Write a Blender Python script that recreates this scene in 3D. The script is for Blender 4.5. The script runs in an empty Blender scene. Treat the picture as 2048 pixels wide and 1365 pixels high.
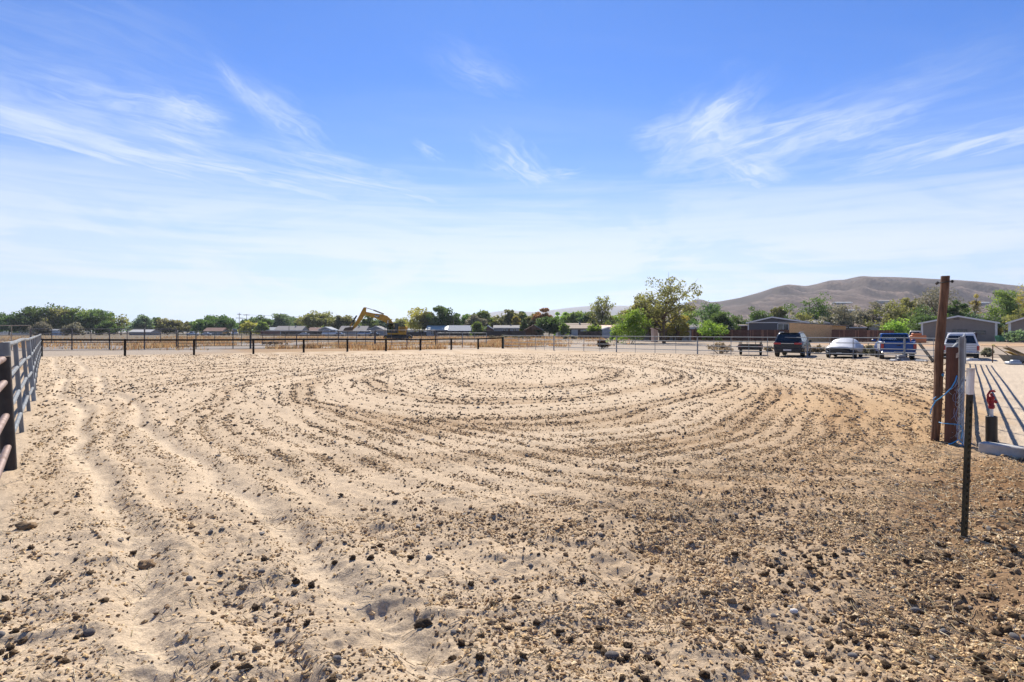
import bpy, math, random
import numpy as np
from mathutils import Vector, Matrix

scene = bpy.context.scene
COL = scene.collection
PI = math.pi
rnd = random.Random(7)

# ------------------------------------------------------------------ camera
K, HY, CH = 1200.0, 664.0, 1.80          # focal length in photo pixels, horizon row, eye height
cam_d = bpy.data.cameras.new('camera')
cam = bpy.data.objects.new('camera', cam_d)
COL.objects.link(cam)
cam.location = (0, 0, CH)
cam.rotation_euler = (PI / 2, 0, 0)
cam_d.sensor_width = 36.0
cam_d.lens = 36.0 * K / 2048.0
cam_d.shift_y = -(682.5 - HY) / 2048.0
cam_d.clip_start = 0.05
cam_d.clip_end = 60000
scene.camera = cam

SUN_EL, SUN_AZ = math.radians(43), math.radians(-2.0)   # azimuth clockwise from +Y

# ------------------------------------------------------------------ world
world = bpy.data.worlds.new('World')
scene.world = world
world.use_nodes = True
wt = world.node_tree
for n in list(wt.nodes):
    wt.nodes.remove(n)


class NB:
    """tiny node-graph writer"""
    def __init__(self, tree):
        self.t = tree

    def n(self, kind, **kw):
        o = self.t.nodes.new(kind)
        for k, v in kw.items():
            setattr(o, k, v)
        return o

    def put(self, sock, v):
        if v is None:
            return
        if hasattr(v, 'is_output') or isinstance(v, bpy.types.NodeSocket):
            self.t.links.new(v, sock)
        else:
            sock.default_value = v

    def m(self, op, a, b=None, c=None, clamp=False):
        o = self.n('ShaderNodeMath', operation=op)
        o.use_clamp = clamp
        self.put(o.inputs[0], a)
        self.put(o.inputs[1], b)
        self.put(o.inputs[2], c)
        return o.outputs[0]

    def vm(self, op, a, b=None):
        o = self.n('ShaderNodeVectorMath', operation=op)
        self.put(o.inputs[0], a)
        self.put(o.inputs[1], b)
        return o.outputs['Value'] if op in ('DOT_PRODUCT', 'LENGTH') else o.outputs[0]

    def noise(self, vec, scale, detail=4, rough=0.55, dist=0.0):
        o = self.n('ShaderNodeTexNoise')
        self.put(o.inputs['Vector'], vec)
        o.inputs['Scale'].default_value = scale
        o.inputs['Detail'].default_value = detail
        o.inputs['Roughness'].default_value = rough
        o.inputs['Distortion'].default_value = dist
        return o.outputs['Fac']

    def ramp(self, fac, stops, interp='LINEAR'):
        o = self.n('ShaderNodeValToRGB')
        cr = o.color_ramp
        cr.interpolation = interp
        while len(cr.elements) < len(stops):
            cr.elements.new(0.5)
        for e, (p, c) in zip(cr.elements, stops):
            e.position = p
            e.color = (c, c, c, 1) if isinstance(c, (int, float)) else (*c, 1)
        self.put(o.inputs[0], fac)
        return o.outputs[0]

    def mix(self, fac, a, b, blend='MIX'):
        o = self.n('ShaderNodeMix', data_type='RGBA', blend_type=blend)
        self.put(o.inputs[0], fac)
        self.put(o.inputs[6], (*a, 1) if isinstance(a, tuple) and len(a) == 3 else a)
        self.put(o.inputs[7], (*b, 1) if isinstance(b, tuple) and len(b) == 3 else b)
        return o.outputs[2]

    def mrange(self, v, a, b, c=0.0, d=1.0, smooth=False):
        o = self.n('ShaderNodeMapRange')
        if smooth:
            o.interpolation_type = 'SMOOTHSTEP'
        self.put(o.inputs[0], v)
        for i, x in enumerate((a, b, c, d)):
            o.inputs[i + 1].default_value = x
        return o.outputs[0]

    def comb(self, x, y, z):
        o = self.n('ShaderNodeCombineXYZ')
        for s, v in zip(o.inputs, (x, y, z)):
            self.put(s, v)
        return o.outputs[0]


W = NB(wt)
tc = W.n('ShaderNodeTexCoord')
D_ = W.vm('NORMALIZE', tc.outputs['Generated'])
sky = W.n('ShaderNodeTexSky', sky_type='NISHITA')
sky.sun_disc = False
sky.sun_elevation = SUN_EL
sky.sun_rotation = SUN_AZ
sky.altitude = 1300
sky.air_density = 1.0
sky.dust_density = 0.15
sky.ozone_density = 3.0
sep = W.n('ShaderNodeSeparateXYZ')
W.put(sep.inputs[0], D_)
dz = sep.outputs[2]
# blue cast of the clear part of the sky, strongest high up
skyc = W.mix(1.0, sky.outputs[0], (0.34, 0.86, 1.58), 'MULTIPLY')


def wisp(px, py, a_px, b_px, rot, dens, k1, k2, seed, thr=(0.36, 0.68), dist=0.6, taper=0.0):
    """one patch of cirrus, an ellipse on the celestial sphere with combed fibres"""
    c = Vector(((px - 1024) / K, 1.0, (HY - py) / K)).normalized()
    up = Vector((0, 0, 1))
    e1 = c.cross(up).normalized()
    e2 = e1.cross(c).normalized()
    r = math.radians(rot)
    f1 = e1 * math.cos(r) + e2 * math.sin(r)
    f2 = -e1 * math.sin(r) + e2 * math.cos(r)
    s1, s2 = a_px / K, b_px / K
    front = W.m('MAXIMUM', W.vm('DOT_PRODUCT', D_, tuple(c)), 0.02)
    u = W.m('DIVIDE', W.vm('DOT_PRODUCT', D_, tuple(f1 / s1)), front)
    v = W.m('DIVIDE', W.vm('DOT_PRODUCT', D_, tuple(f2 / s2)), front)
    # wavy outline
    wn = W.n('ShaderNodeTexNoise')
    W.put(wn.inputs['Vector'], W.comb(u, v, seed * 1.7))
    wn.inputs['Scale'].default_value = 1.25
    wn.inputs['Detail'].default_value = 2
    ws = W.n('ShaderNodeSeparateColor')
    W.put(ws.inputs[0], wn.outputs['Color'])
    wob = ws.outputs[0]
    vv = W.m('ADD', v, W.m('MULTIPLY_ADD', wob, 1.5, -0.75))
    uu = W.m('ADD', u, W.m('MULTIPLY_ADD', ws.outputs[1], 1.1, -0.55))
    r2 = W.m('ADD', W.m('MULTIPLY', uu, uu), W.m('MULTIPLY', vv, vv))
    msk = W.m('EXPONENT', W.m('MULTIPLY', r2, -1.3))
    fib = W.noise(W.comb(W.m('MULTIPLY', u, k1), W.m('MULTIPLY', vv, k2), seed), 1.0, 4, 0.62, 0.0)
    fib = W.mrange(fib, thr[0], thr[1], 0.0, 1.0, True)
    sheet = W.m('MULTIPLY_ADD', fib, 0.68, 0.32)
    out = W.m('MULTIPLY', W.m('MULTIPLY', msk, sheet), dens)
    return out


wl = [
    # px,  py,   a,   b, rot, density, k1, k2, seed
    wisp(290, 222, 170, 38, -4, 0.58, 1.6, 3.0, 1),
    wisp(385, 225, 46, 26, -12, 0.70, 1.0, 3.2, 2),
    wisp(575, 240, 80, 30, -28, 0.55, 1.0, 2.6, 3),
    wisp(468, 165, 40, 9, -48, 0.50, 1.0, 1.6, 4),
    wisp(180, 300, 190, 28, -10, 0.85, 1.6, 2.6, 5),
    wisp(430, 335, 320, 34, -7, 0.85, 2.0, 2.6, 6),
    wisp(365, 285, 70, 10, -16, 0.62, 1.0, 1.6, 7),
    wisp(740, 372, 280, 36, -8, 0.75, 2.0, 2.8, 8),
    wisp(1030, 330, 95, 48, -35, 0.70, 1.2, 2.6, 9),
    wisp(1120, 350, 65, 14, 6, 0.65, 1.0, 1.8, 10),
    wisp(960, 150, 80, 34, -24, 0.30, 1.2, 2.6, 11),
    wisp(1400, 262, 95, 52, 24, 0.75, 1.3, 2.6, 12, (0.40, 0.66), 1.4),
    wisp(1520, 285, 190, 44, 10, 0.78, 1.6, 2.6, 13, (0.38, 0.66), 1.0),
    wisp(1500, 345, 75, 36, -28, 0.85, 1.2, 2.2, 14),
    wisp(1690, 262, 100, 26, 8, 0.66, 1.4, 2.2, 15),
    wisp(1840, 200, 200, 46, 8, 0.15, 1.6, 2.6, 16),
    wisp(1960, 290, 230, 26, 9, 0.85, 1.8, 2.2, 17),
    wisp(60, 180, 240, 90, -8, 0.26, 1.6, 3.0, 18),
    wisp(200, 60, 300, 60, -8, 0.15, 1.6, 3.0, 19),
    wisp(1240, 390, 420, 34, 2, 0.36, 2.4, 2.6, 20),
    wisp(640, 315, 110, 18, -8, 0.55, 1.4, 2.2, 21),
    wisp(860, 305, 40, 16, -30, 0.50, 1.0, 1.8, 22),
    wisp(1330, 262, 90, 22, 8, 0.55, 1.2, 2.4, 23),
    wisp(1780, 300, 120, 22, 6, 0.60, 1.4, 2.2, 24),
    wisp(1430, 232, 60, 20, 30, 0.70, 1.2, 2.4, 25),
    wisp(520, 205, 60, 20, -35, 0.40, 1.1, 2.2, 26),
    wisp(90, 245, 110, 16, -6, 0.55, 1.4, 2.0, 27),
    wisp(1850, 155, 140, 40, 10, 0.13, 1.4, 2.6, 28),
]
cl = wl[0]
for w_ in wl[1:]:
    cl = W.m('SUBTRACT', W.m('ADD', cl, w_), W.m('MULTIPLY', cl, w_))
# thin high veil that thickens towards the horizon, on a flat cloud deck all round
zc = W.m('MAXIMUM', dz, 0.035)
deck = W.comb(W.m('DIVIDE', sep.outputs[0], zc), W.m('DIVIDE', sep.outputs[1], zc), 0.0)
deckn = W.noise(W.vm('MULTIPLY', deck, (0.16, 0.42, 1)), 1.0, 5, 0.55, 0.8)
bands = W.noise(W.comb(W.m('MULTIPLY', sep.outputs[0], 1.4), W.m('MULTIPLY', sep.outputs[1], 1.4), W.m('MULTIPLY', dz, 26.0)), 1.3, 5, 0.6, 0.5)
edge = W.m('MULTIPLY_ADD', bands, 0.24, W.m('ADD', dz, -0.12))
v_hi = W.m('SUBTRACT', 1.0, W.mrange(edge, 0.12, 0.285, 0.0, 1.0, True))
v_lo = W.m('SUBTRACT', 1.0, W.mrange(dz, 0.10, 0.40, 0.0, 1.0, True))
streak = W.noise(W.comb(W.m('MULTIPLY', sep.outputs[0], 2.2), W.m('MULTIPLY', sep.outputs[1], 2.2), W.m('MULTIPLY', dz, 60.0)), 1.0, 6, 0.65, 0.7)
patch = W.noise(W.comb(W.m('MULTIPLY', sep.outputs[0], 3.0), W.m('MULTIPLY', sep.outputs[1], 3.0), W.m('MULTIPLY', dz, 12.0)), 1.0, 4, 0.6, 0.9)
streak = W.m('MULTIPLY_ADD', W.mrange(patch, 0.35, 0.65), 0.45, W.m('MULTIPLY', streak, 0.65))
streak = W.mrange(streak, 0.36, 0.66, 0.60, 1.0, True)
veil = W.m('ADD', W.m('MULTIPLY', v_hi, W.m('MULTIPLY', streak, W.m('MULTIPLY_ADD', bands, 0.8, 0.30))), W.m('MULTIPLY', v_lo, 0.30), clamp=True)
soft = W.m('MULTIPLY', W.mrange(deckn, 0.5, 0.85, 0.0, 0.30, True), W.mrange(dz, 0.1, 0.3))
cl = W.m('MAXIMUM', cl, W.m('ADD', veil, soft, clamp=True))
CLOUD = 9.0
skyc = W.mix(cl, skyc, (CLOUD * 0.86, CLOUD * 0.99, CLOUD * 1.14))
bg = W.n('ShaderNodeBackground')
W.put(bg.inputs[0], skyc)
bg.inputs[1].default_value = 0.057
world.cycles.sampling_method = 'MANUAL'
world.cycles.sample_map_resolution = 256
wo = W.n('ShaderNodeOutputWorld')
wt.links.new(bg.outputs[0], wo.inputs[0])

# ------------------------------------------------------------------ sun
sl = bpy.data.lights.new('sun', 'SUN')
sl.energy = 5.0
sl.angle = math.radians(0.53)
sl.color = (1.0, 0.93, 0.82)
sun = bpy.data.objects.new('sun', sl)
COL.objects.link(sun)
sun.rotation_euler = (-(PI / 2 - SUN_EL), 0, -SUN_AZ)
sun.location = (0, 40, 60)

scene.view_settings.view_transform = 'Standard'
scene.view_settings.look = 'None'
scene.view_settings.exposure = 0.72
scene.view_settings.gamma = 1.0
scene.view_settings.use_curve_mapping = False
scene.cycles.max_bounces = 6
scene.cycles.diffuse_bounces = 3
scene.cycles.glossy_bounces = 2
scene.cycles.transmission_bounces = 4
scene.cycles.transparent_max_bounces = 8
scene.cycles.volume_bounces = 0
scene.cycles.use_denoising = True


# ------------------------------------------------------------------ picture <-> place
def gx(px, D):
    return (px - 1024.0) / K * D


def gz(py, D):
    return CH + (HY - py) * D / K


def gp(px, py):
    D = CH * K / (py - HY)
    return (gx(px, D), D)


# ------------------------------------------------------------------ noise in numpy
def _h(ix, iy, s):
    n = (ix.astype(np.int64) * 374761393 + iy.astype(np.int64) * 668265263 + s * 974634777) & 0xFFFFFFFF
    n = ((n ^ (n >> 13)) * 1274126177) & 0xFFFFFFFF
    return ((n ^ (n >> 16)) & 0xFFFF) / 65535.0


def vnoise(x, y, s=0):
    x = np.asarray(x, float)
    y = np.asarray(y, float)
    ix, iy = np.floor(x), np.floor(y)
    fx, fy = x - ix, y - iy
    ux, uy = fx * fx * fx * (fx * (fx * 6 - 15) + 10), fy * fy * fy * (fy * (fy * 6 - 15) + 10)
    a, b = _h(ix, iy, s), _h(ix + 1, iy, s)
    c, d = _h(ix, iy + 1, s), _h(ix + 1, iy + 1, s)
    return (a + (b - a) * ux) * (1 - uy) + (c + (d - c) * ux) * uy


def fbm(x, y, s=0, o=4, g=0.5):
    t, amp, tot = 0, 1.0, 0.0
    for i in range(o):
        t = t + amp * vnoise(x * 2 ** i + 17.3 * i, y * 2 ** i - 9.1 * i, s + i)
        tot += amp
        amp *= g
    return t / tot


def sstep(a, b, x):
    t = np.clip((x - a) / (b - a), 0, 1)
    return t * t * (3 - 2 * t)


# ------------------------------------------------------------------ the lie of the land
LF0, LF1 = gp(18.7, 945), gp(82, 714)        # left pipe fence, near post .. far corner
BF = [gp(p, q) for p, q in ((82, 714), (250, 712.6), (388, 710.7), (506.8, 708.5), (607.4, 705.6), (694.7, 703.8),
                            (772, 702.2), (840.8, 700.8), (902.5, 699.5), (956.3, 698.3), (1005, 697.2))]
RF = [gp(p, q) for p, q in ((1007, 697.2), (1107.8, 701.6), (1233, 705.0), (1395, 709.2), (1615, 715.6), (1809, 722), (1930, 727))]
RS0, RS1 = gp(1923, 888), gp(1929.5, 727)      # right side fence, near end .. far corner


def seg_side(x, y, a, b):
    """signed distance from the line a-b (positive on the left of a->b)"""
    dx, dy = b[0] - a[0], b[1] - a[1]
    L = math.hypot(dx, dy)
    return ((y - a[1]) * dx - (x - a[0]) * dy) / L


def in_arena(x, y):
    """> 0 inside the arena"""
    d1 = -seg_side(x, y, LF0, LF1)
    d2 = -seg_side(x, y, BF[0], BF[-1])
    d3 = -seg_side(x, y, RF[0], RF[-1])
    d4 = seg_side(x, y, RS0, RS1)
    return np.minimum(np.minimum(d1, d2), np.minimum(d3, d4))


CX, CY = 1.0, 27.0     # centre of the harrow rings


def rings(x, y):
    wx = x + 1.9 * (fbm(x * 0.13, y * 0.13, 5, 3) - 0.5)
    wy = y + 2.6 * (fbm(x * 0.13 + 40, y * 0.13, 6, 3) - 0.5)
    ex, ey = (wx - CX - 0.10 * (wy - CY)) / 1.0, (wy - CY) / 1.85
    return np.sqrt(ex * ex + ey * ey + 60.0)


def ground_h(x, y):
    x = np.asarray(x, float)
    y = np.asarray(y, float)
    r = np.hypot(x, y)
    near = 1 - sstep(45, 75, r)
    ins = sstep(-0.6, 1.2, in_arena(x, y))
    h = 0.10 * (fbm(x * 0.16, y * 0.16, 11, 3) - 0.5)
    # harrow furrows
    R = rings(x, y)
    dl = -seg_side(x, y, LF0, LF1)
    wl_ = 1 - sstep(3.4, 5.6, dl + 1.2 * (fbm(x * .2, y * .2, 61, 2) - .5))          # strip driven along the left fence
    fur = furrow(x, y) ** 1.4
    fmod = sstep(0.30, 0.62, fbm(x * 0.22 + 7, y * 0.22, 31, 3))
    inner = sstep(5.2, 6.4, y + 1.2 * fbm(x * 0.5, y * 0.5, 71, 2) + 0.06 * x * x * (x < 0))
    h = h + ins * (1 - wl_) * inner * (0.007 + 0.018 * fmod) * (0.55 + 0.45 * sstep(7, 11, r)) * (fur - 0.5) * (1 - sstep(14, 24, r))
    bigr = np.sin(R * 2 * PI / 1.9 + 3.5 * (fbm(x * .2, y * .2, 91, 2) - .5))
    h = h + ins * (1 - wl_) * inner * 0.005 * bigr + ins * 0.018 * (fbm(x * 4.3, y * 4.3, 63, 3) - 0.5)
    # wheel ruts along the left fence
    wob = 0.55 * (fbm(x * 0.30, y * 0.30, 41, 3) - 0.5)
    for c, w, a in ((0.80, 0.15, 0.050), (1.25, 0.10, 0.022), (1.90, 0.14, 0.048), (2.5, 0.12, 0.020), (3.5, 0.22, 0.022), (4.4, 0.18, 0.016)):
        t = (dl + wob * 1.6 - c) / w
        h = h - ins * a * np.exp(-t * t) + ins * 0.45 * a * (np.exp(-(t - 1.7) ** 2) + np.exp(-(t + 1.7) ** 2))
    # trodden, lumpy foreground
    fg = (1 - sstep(4.6, 8.5, r + 1.5 * (fbm(x * .6, y * .6, 81, 2) - .5))) * sstep(0.3, 1.2, r)
    l1 = fbm(x * 1.7 + 3, y * 1.7, 51, 3)
    h = h + 0.085 * fg * (l1 - 0.5)
    hole = vnoise(x * 2.6, y * 2.6, 53)
    h = h - 0.035 * fg * sstep(0.66, 0.92, hole)
    rid = 1 - np.abs(2 * fbm(x * 1.1 + y * .5, y * 1.1 - x * .5, 57, 2) - 1)
    h = h + 0.028 * fg * sstep(0.8, 1.0, rid) + 0.035 * fg * (fbm(x * 5.2, y * 5.2, 58, 3) - 0.5)
    # berm where the loader scraped, by the steel stake
    bx = seg_side(x, y, gp(1960, 960), gp(1925, 1180))
    by = sstep(7.4, 6.0, y) if False else (1 - sstep(6.0, 7.6, y))
    h = h + by * 0.075 * np.exp(-((bx - 0.30) / 0.33) ** 2) * (0.5 + fbm(x * 2.2, y * 2.2, 59, 3)) * sstep(0.5, 2, x)
    # small crumbs
    cr = mulch(x, y)
    c1 = vnoise(x * 9, y * 9, 101) * 0.6 + vnoise(x * 21, y * 21, 102) * 0.4
    h = h + near * (0.010 + 0.026 * cr) * sstep(0.50, 0.9, c1)
    h = h + near * 0.022 * (fbm(x * 13, y * 13, 107, 3) - 0.5)
    return h * near + 0


def ruts(x, y):
    """the two pale wheel tracks beside the left fence, 0..1"""
    dl = -seg_side(x, y, LF0, LF1)
    wob = 0.55 * (fbm(x * 0.30, y * 0.30, 41, 3) - 0.5)
    return np.maximum(np.exp(-((dl + wob * 1.6 - 0.80) / 0.14) ** 2), np.exp(-((dl + wob * 1.6 - 1.90) / 0.12) ** 2))


def furrow(x, y):
    """0 in the bottom of a harrow furrow, 1 on its crest; two overlapping rounds of driving"""
    R = rings(x, y)
    an = np.arctan2(x - CX, CY - y)
    p1 = R * 2 * PI / 0.25 + an * 1.0 + 3.0 * (fbm(x * 0.33, y * 0.33, 21, 4) - 0.5)
    ex, ey = x - 4.5 + 2.0 * (fbm(x * 0.1, y * 0.1, 23, 3) - .5), (y - 34.0) / 2.2
    R2 = np.sqrt(ex * ex + ey * ey + 30)
    p2 = R2 * 2 * PI / 0.27 + 3.0 * (fbm(x * 0.3 + 9, y * 0.3, 22, 4) - 0.5)
    k = sstep(0.46, 0.53, fbm(x * 0.085 + 3, y * 0.055, 25, 3))
    f = (0.5 + 0.5 * np.sin(p1)) * (1 - k) + (0.5 + 0.5 * np.sin(p2)) * k
    a = sstep(0.25, 0.5, fbm(x * 0.16 + 30, y * 0.12, 26, 3))
    return 0.5 + (f - 0.5) * (0.35 + 0.65 * a)


def mulch(x, y):
    """where dung and bark crumbs lie thick, 0..1"""
    R = rings(x, y)
    b = 0.5 + 0.5 * np.sin(R * 2 * PI / 1.25 + 2.2 + 2.2 * (fbm(x * .25, y * .25, 33, 2) - .5))
    n = fbm(x * 0.28 + 50, y * 0.28, 37, 4)
    m = sstep(0.38, 0.66, n * 0.50 + 0.44 * b) * sstep(3.0, 6.5, y)
    right = sstep(-1.0, 3.2, x - 0.16 * y + 1.6 * (fbm(x * .5, y * .5, 38, 2) - .5)) * (1 - sstep(9, 16, y))
    mid = np.exp(-((x - 0.9) / 1.1) ** 2 - ((y - 5.2) / 1.3) ** 2) + 0.8 * np.exp(-((x + 2.2) / 1.5) ** 2 - ((y - 11.4) / 1.6) ** 2)
    midr = 0.6 * np.exp(-((x - 2.4) / 1.6) ** 2 - ((y - 7.2) / 1.6) ** 2) + 0.5 * np.exp(-((x - 0.4) / 2.6) ** 2 - ((y - 3.6) / 0.8) ** 2)
    dl = -seg_side(x, y, LF0, LF1)
    m = np.clip(0.75 * m + 0.66 * right + 0.8 * mid + midr, 0, 1)
    m = m * (0.25 + 0.75 * sstep(2.0, 6.5, dl))
    return np.clip(m, 0, 1)
# ------------------------------------------------------------------ mesh writing
def mesh_np(name, V, F, mats=(), smooth=False, fm=None):
    """V (n,3) array, F (m,k) int array with k = 3 or 4"""
    V = np.ascontiguousarray(V, dtype=np.float32)
    F = np.ascontiguousarray(F, dtype=np.int32)
    me = bpy.data.meshes.new(name)
    k = F.shape[1]
    me.vertices.add(len(V))
    me.vertices.foreach_set('co', V.ravel())
    me.loops.add(F.size)
    me.loops.foreach_set('vertex_index', F.ravel())
    me.polygons.add(len(F))
    me.polygons.foreach_set('loop_start', np.arange(0, F.size, k, dtype=np.int32))
    me.polygons.foreach_set('loop_total', np.full(len(F), k, dtype=np.int32))
    for m in mats:
        me.materials.append(m)
    me.polygons.foreach_set('use_smooth', np.full(len(F), bool(smooth)))
    if fm is not None:
        me.polygons.foreach_set('material_index', fm)
    me.update(calc_edges=True)
    return me


def attr_color(me, name, C):
    a = me.attributes.new(name, 'FLOAT_COLOR', 'POINT')
    C4 = np.ones((len(C), 4), np.float32)
    C4[:, :3] = C
    a.data.foreach_set('color', C4.ravel())


class MB:
    """collects simple solids; build() links them as ONE mesh object"""
    def __init__(self):
        self.v, self.f = [], []

    def add(self, vs, fs, M=None):
        o = len(self.v)
        self.v += [tuple(M @ Vector(p)) if M is not None else tuple(p) for p in vs]
        self.f += [tuple(i + o for i in q) for q in fs]
        return self

    def box(self, x0, x1, y0, y1, z0, z1, M=None):
        v = [(x, y, z) for z in (z0, z1) for y in (y0, y1) for x in (x0, x1)]
        return self.add(v, [(0, 2, 3, 1), (4, 5, 7, 6), (0, 1, 5, 4), (2, 6, 7, 3), (0, 4, 6, 2), (1, 3, 7, 5)], M)

    def bbox(self, x0, x1, y0, y1, z0, z1, b=0.02, M=None):
        """box with chamfered edges along z and top"""
        def ring(i, z):
            return [(x0 + i + b, y0 + i, z), (x1 - i - b, y0 + i, z), (x1 - i, y0 + i + b, z), (x1 - i, y1 - i - b, z),
                    (x1 - i - b, y1 - i, z), (x0 + i + b, y1 - i, z), (x0 + i, y1 - i - b, z), (x0 + i, y0 + i + b, z)]
        return self.loft([ring(b, z0), ring(0, z0 + b), ring(0, z1 - b), ring(b, z1)], M)

    def loft(self, rings, M=None, cap=True, close=True):
        n = len(rings[0])
        v = [p for r in rings for p in r]
        f = []
        for i in range(len(rings) - 1):
            for j in range(n if close else n - 1):
                a, b = i * n + j, i * n + (j + 1) % n
                f.append((a, b, b + n, a + n))
        if cap:
            f.append(tuple(range(n - 1, -1, -1)))
            f.append(tuple((len(rings) - 1) * n + j for j in range(n)))
        return self.add(v, f, M)

    def tube(self, pts, r, n=8, M=None, cap=True):
        pts = [Vector(p) for p in pts]
        rs = r if isinstance(r, (list, tuple)) else [r] * len(pts)
        rings = []
        ref = None
        for i, p in enumerate(pts):
            d = (pts[min(i + 1, len(pts) - 1)] - pts[max(i - 1, 0)]).normalized()
            if ref is None:
                ref = Vector((0, 0, 1)) if abs(d.z) < 0.9 else Vector((1, 0, 0))
            a = (ref - d * ref.dot(d)).normalized()
            ref = a
            b = d.cross(a)
            rings.append([tuple(p + (a * math.cos(2 * PI * k / n) + b * math.sin(2 * PI * k / n)) * rs[i]) for k in range(n)])
        return self.loft(rings, M, cap)

    def bar(self, p, q, w, h, M=None):
        """rectangular bar from p to q; w across, h along 'up'"""
        p, q = Vector(p), Vector(q)
        d = (q - p).normalized()
        up = Vector((0, 0, 1)) if abs(d.z) < 0.95 else Vector((0, 1, 0))
        s = d.cross(up).normalized()
        u = s.cross(d)
        def ring(c):
            return [tuple(c + s * a * w / 2 + u * b * h / 2) for a, b in ((-1, -1), (1, -1), (1, 1), (-1, 1))]
        return self.loft([ring(p), ring(q)], M)

    def prism(self, poly, axis, a0, a1, M=None):
        """polygon in the two other axes pushed along axis ('x','y','z')"""
        def P(u, v, a):
            return {'x': (a, u, v), 'y': (u, a, v), 'z': (u, v, a)}[axis]
        return self.loft([[P(u, v, a0) for u, v in poly], [P(u, v, a1) for u, v in poly]], M)

    def lathe(self, prof, n=12, M=None):
        rings = [[(r * math.cos(2 * PI * k / n), r * math.sin(2 * PI * k / n), z) for k in range(n)] for r, z in prof]
        return self.loft(rings, M)

    def mesh(self, name, mat, smooth=False):
        me = bpy.data.meshes.new(name)
        me.from_pydata(self.v, [], self.f)
        if mat:
            me.materials.append(mat)
        me.update()
        import bmesh
        bm = bmesh.new()
        bm.from_mesh(me)
        bmesh.ops.recalc_face_normals(bm, faces=bm.faces)
        bm.to_mesh(me)
        bm.free()
        if smooth:
            me.polygons.foreach_set('use_smooth', [True] * len(me.polygons))
            try:
                me.set_sharp_from_angle(angle=math.radians(38))
            except Exception:
                pass
        return me

    def build(self, name, mat, parent=None, loc=None, smooth=False):
        return link(name, self.mesh(name, mat, smooth), parent, loc)


def link(name, me, parent=None, loc=None):
    o = bpy.data.objects.new(name, me)
    COL.objects.link(o)
    if parent is not None:
        o.parent = parent
    if loc is not None:
        o.location = loc
    return o


def tag(o, label=None, cat=None, group=None, kind=None):
    if label:
        o['label'] = label
    if cat:
        o['category'] = cat
    if group:
        o['group'] = group
    if kind:
        o['kind'] = kind
    return o


def thing(name, label, cat, loc=(0, 0, 0), rz=0.0, group=None):
    o = bpy.data.objects.new(name, None)
    o.empty_display_size = 0.3
    COL.objects.link(o)
    o.location = loc
    o.rotation_euler = (0, 0, rz)
    return tag(o, label, cat, group)


def copy_tree(o, parent=None, kids=None):
    if kids is None:
        kids = {}
        for x in COL.objects:
            if x.parent:
                kids.setdefault(x.parent.name, []).append(x)
    c = o.copy()
    COL.objects.link(c)
    if parent is not None:
        c.parent = parent
    for ch in kids.get(o.name, []):
        copy_tree(ch, c, kids)
    return c


# ------------------------------------------------------------------ materials
def new_mat(name):
    m = bpy.data.materials.new(name)
    m.use_nodes = True
    t = m.node_tree
    b = t.nodes['Principled BSDF']
    return m, NB(t), b


def mat(name, col, rough=0.6, metal=0.0, var=0.12, scale=6.0, bump=0.0, bscale=40.0, dirt=None, dscale=3.0, coat=0.0, stretch=None, spec=None):
    """painted / worn surface: base colour with mottling, optional dirt patches and fine relief"""
    m, N, b = new_mat(name)
    tcn = N.n('ShaderNodeTexCoord')
    vec = tcn.outputs['Object']
    if stretch:
        vec = N.vm('MULTIPLY', vec, stretch)
    f = N.noise(vec, scale, 5, 0.6)
    lo = tuple(c * (1 - var) for c in col)
    hi = tuple(min(1, c * (1 + var)) for c in col)
    c = N.mix(N.mrange(f, 0.3, 0.7), lo, hi)
    if dirt:
        d = N.noise(vec, dscale, 6, 0.65, 0.4)
        c = N.mix(N.mrange(d, 0.52, 0.74, 0, 0.85), c, dirt)
        N.put(b.inputs['Roughness'], N.mrange(d, 0.4, 0.7, rough, min(1, rough + 0.3)))
    else:
        b.inputs['Roughness'].default_value = rough
    N.put(b.inputs['Base Color'], c)
    b.inputs['Metallic'].default_value = metal
    if coat:
        b.inputs['Coat Weight'].default_value = coat
        b.inputs['Coat Roughness'].default_value = 0.08
    if spec is not None:
        b.inputs['Specular IOR Level'].default_value = spec
    if bump:
        bn = N.n('ShaderNodeBump')
        bn.inputs['Strength'].default_value = bump
        bn.inputs['Distance'].default_value = 0.01
        N.put(bn.inputs['Height'], N.noise(vec, bscale, 4, 0.6))
        N.put(b.inputs['Normal'], bn.outputs[0])
    return m


def leaf_mat(name, col, col2, bark=False):
    m, N, b = new_mat(name)
    at = N.n('ShaderNodeAttribute')
    at.attribute_name = 'tint'
    oi = N.n('ShaderNodeObjectInfo')
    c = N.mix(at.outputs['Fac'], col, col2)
    hs = N.n('ShaderNodeHueSaturation')
    N.put(hs.inputs['Hue'], N.m('MULTIPLY_ADD', oi.outputs['Random'], 0.030, 0.485))
    N.put(hs.inputs['Value'], N.m('MULTIPLY_ADD', oi.outputs['Random'], 0.35, 0.85))
    N.put(hs.inputs['Color'], c)
    N.put(b.inputs['Base Color'], hs.outputs[0])
    b.inputs['Roughness'].default_value = 0.55
    b.inputs['Specular IOR Level'].default_value = 0.3
    tr = N.n('ShaderNodeBsdfTranslucent')
    N.put(tr.inputs['Color'], N.mix(1.0, hs.outputs[0], (1.0, 0.92, 0.85) if bark else (1.25, 1.3, 0.72), 'MULTIPLY'))
    mx = N.n('ShaderNodeMixShader')
    mx.inputs[0].default_value = 0.46
    m.node_tree.links.new(b.outputs[0], mx.inputs[1])
    m.node_tree.links.new(tr.outputs[0], mx.inputs[2])
    m.node_tree.links.new(mx.outputs[0], m.node_tree.nodes['Material Output'].inputs[0])
    return m


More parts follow.
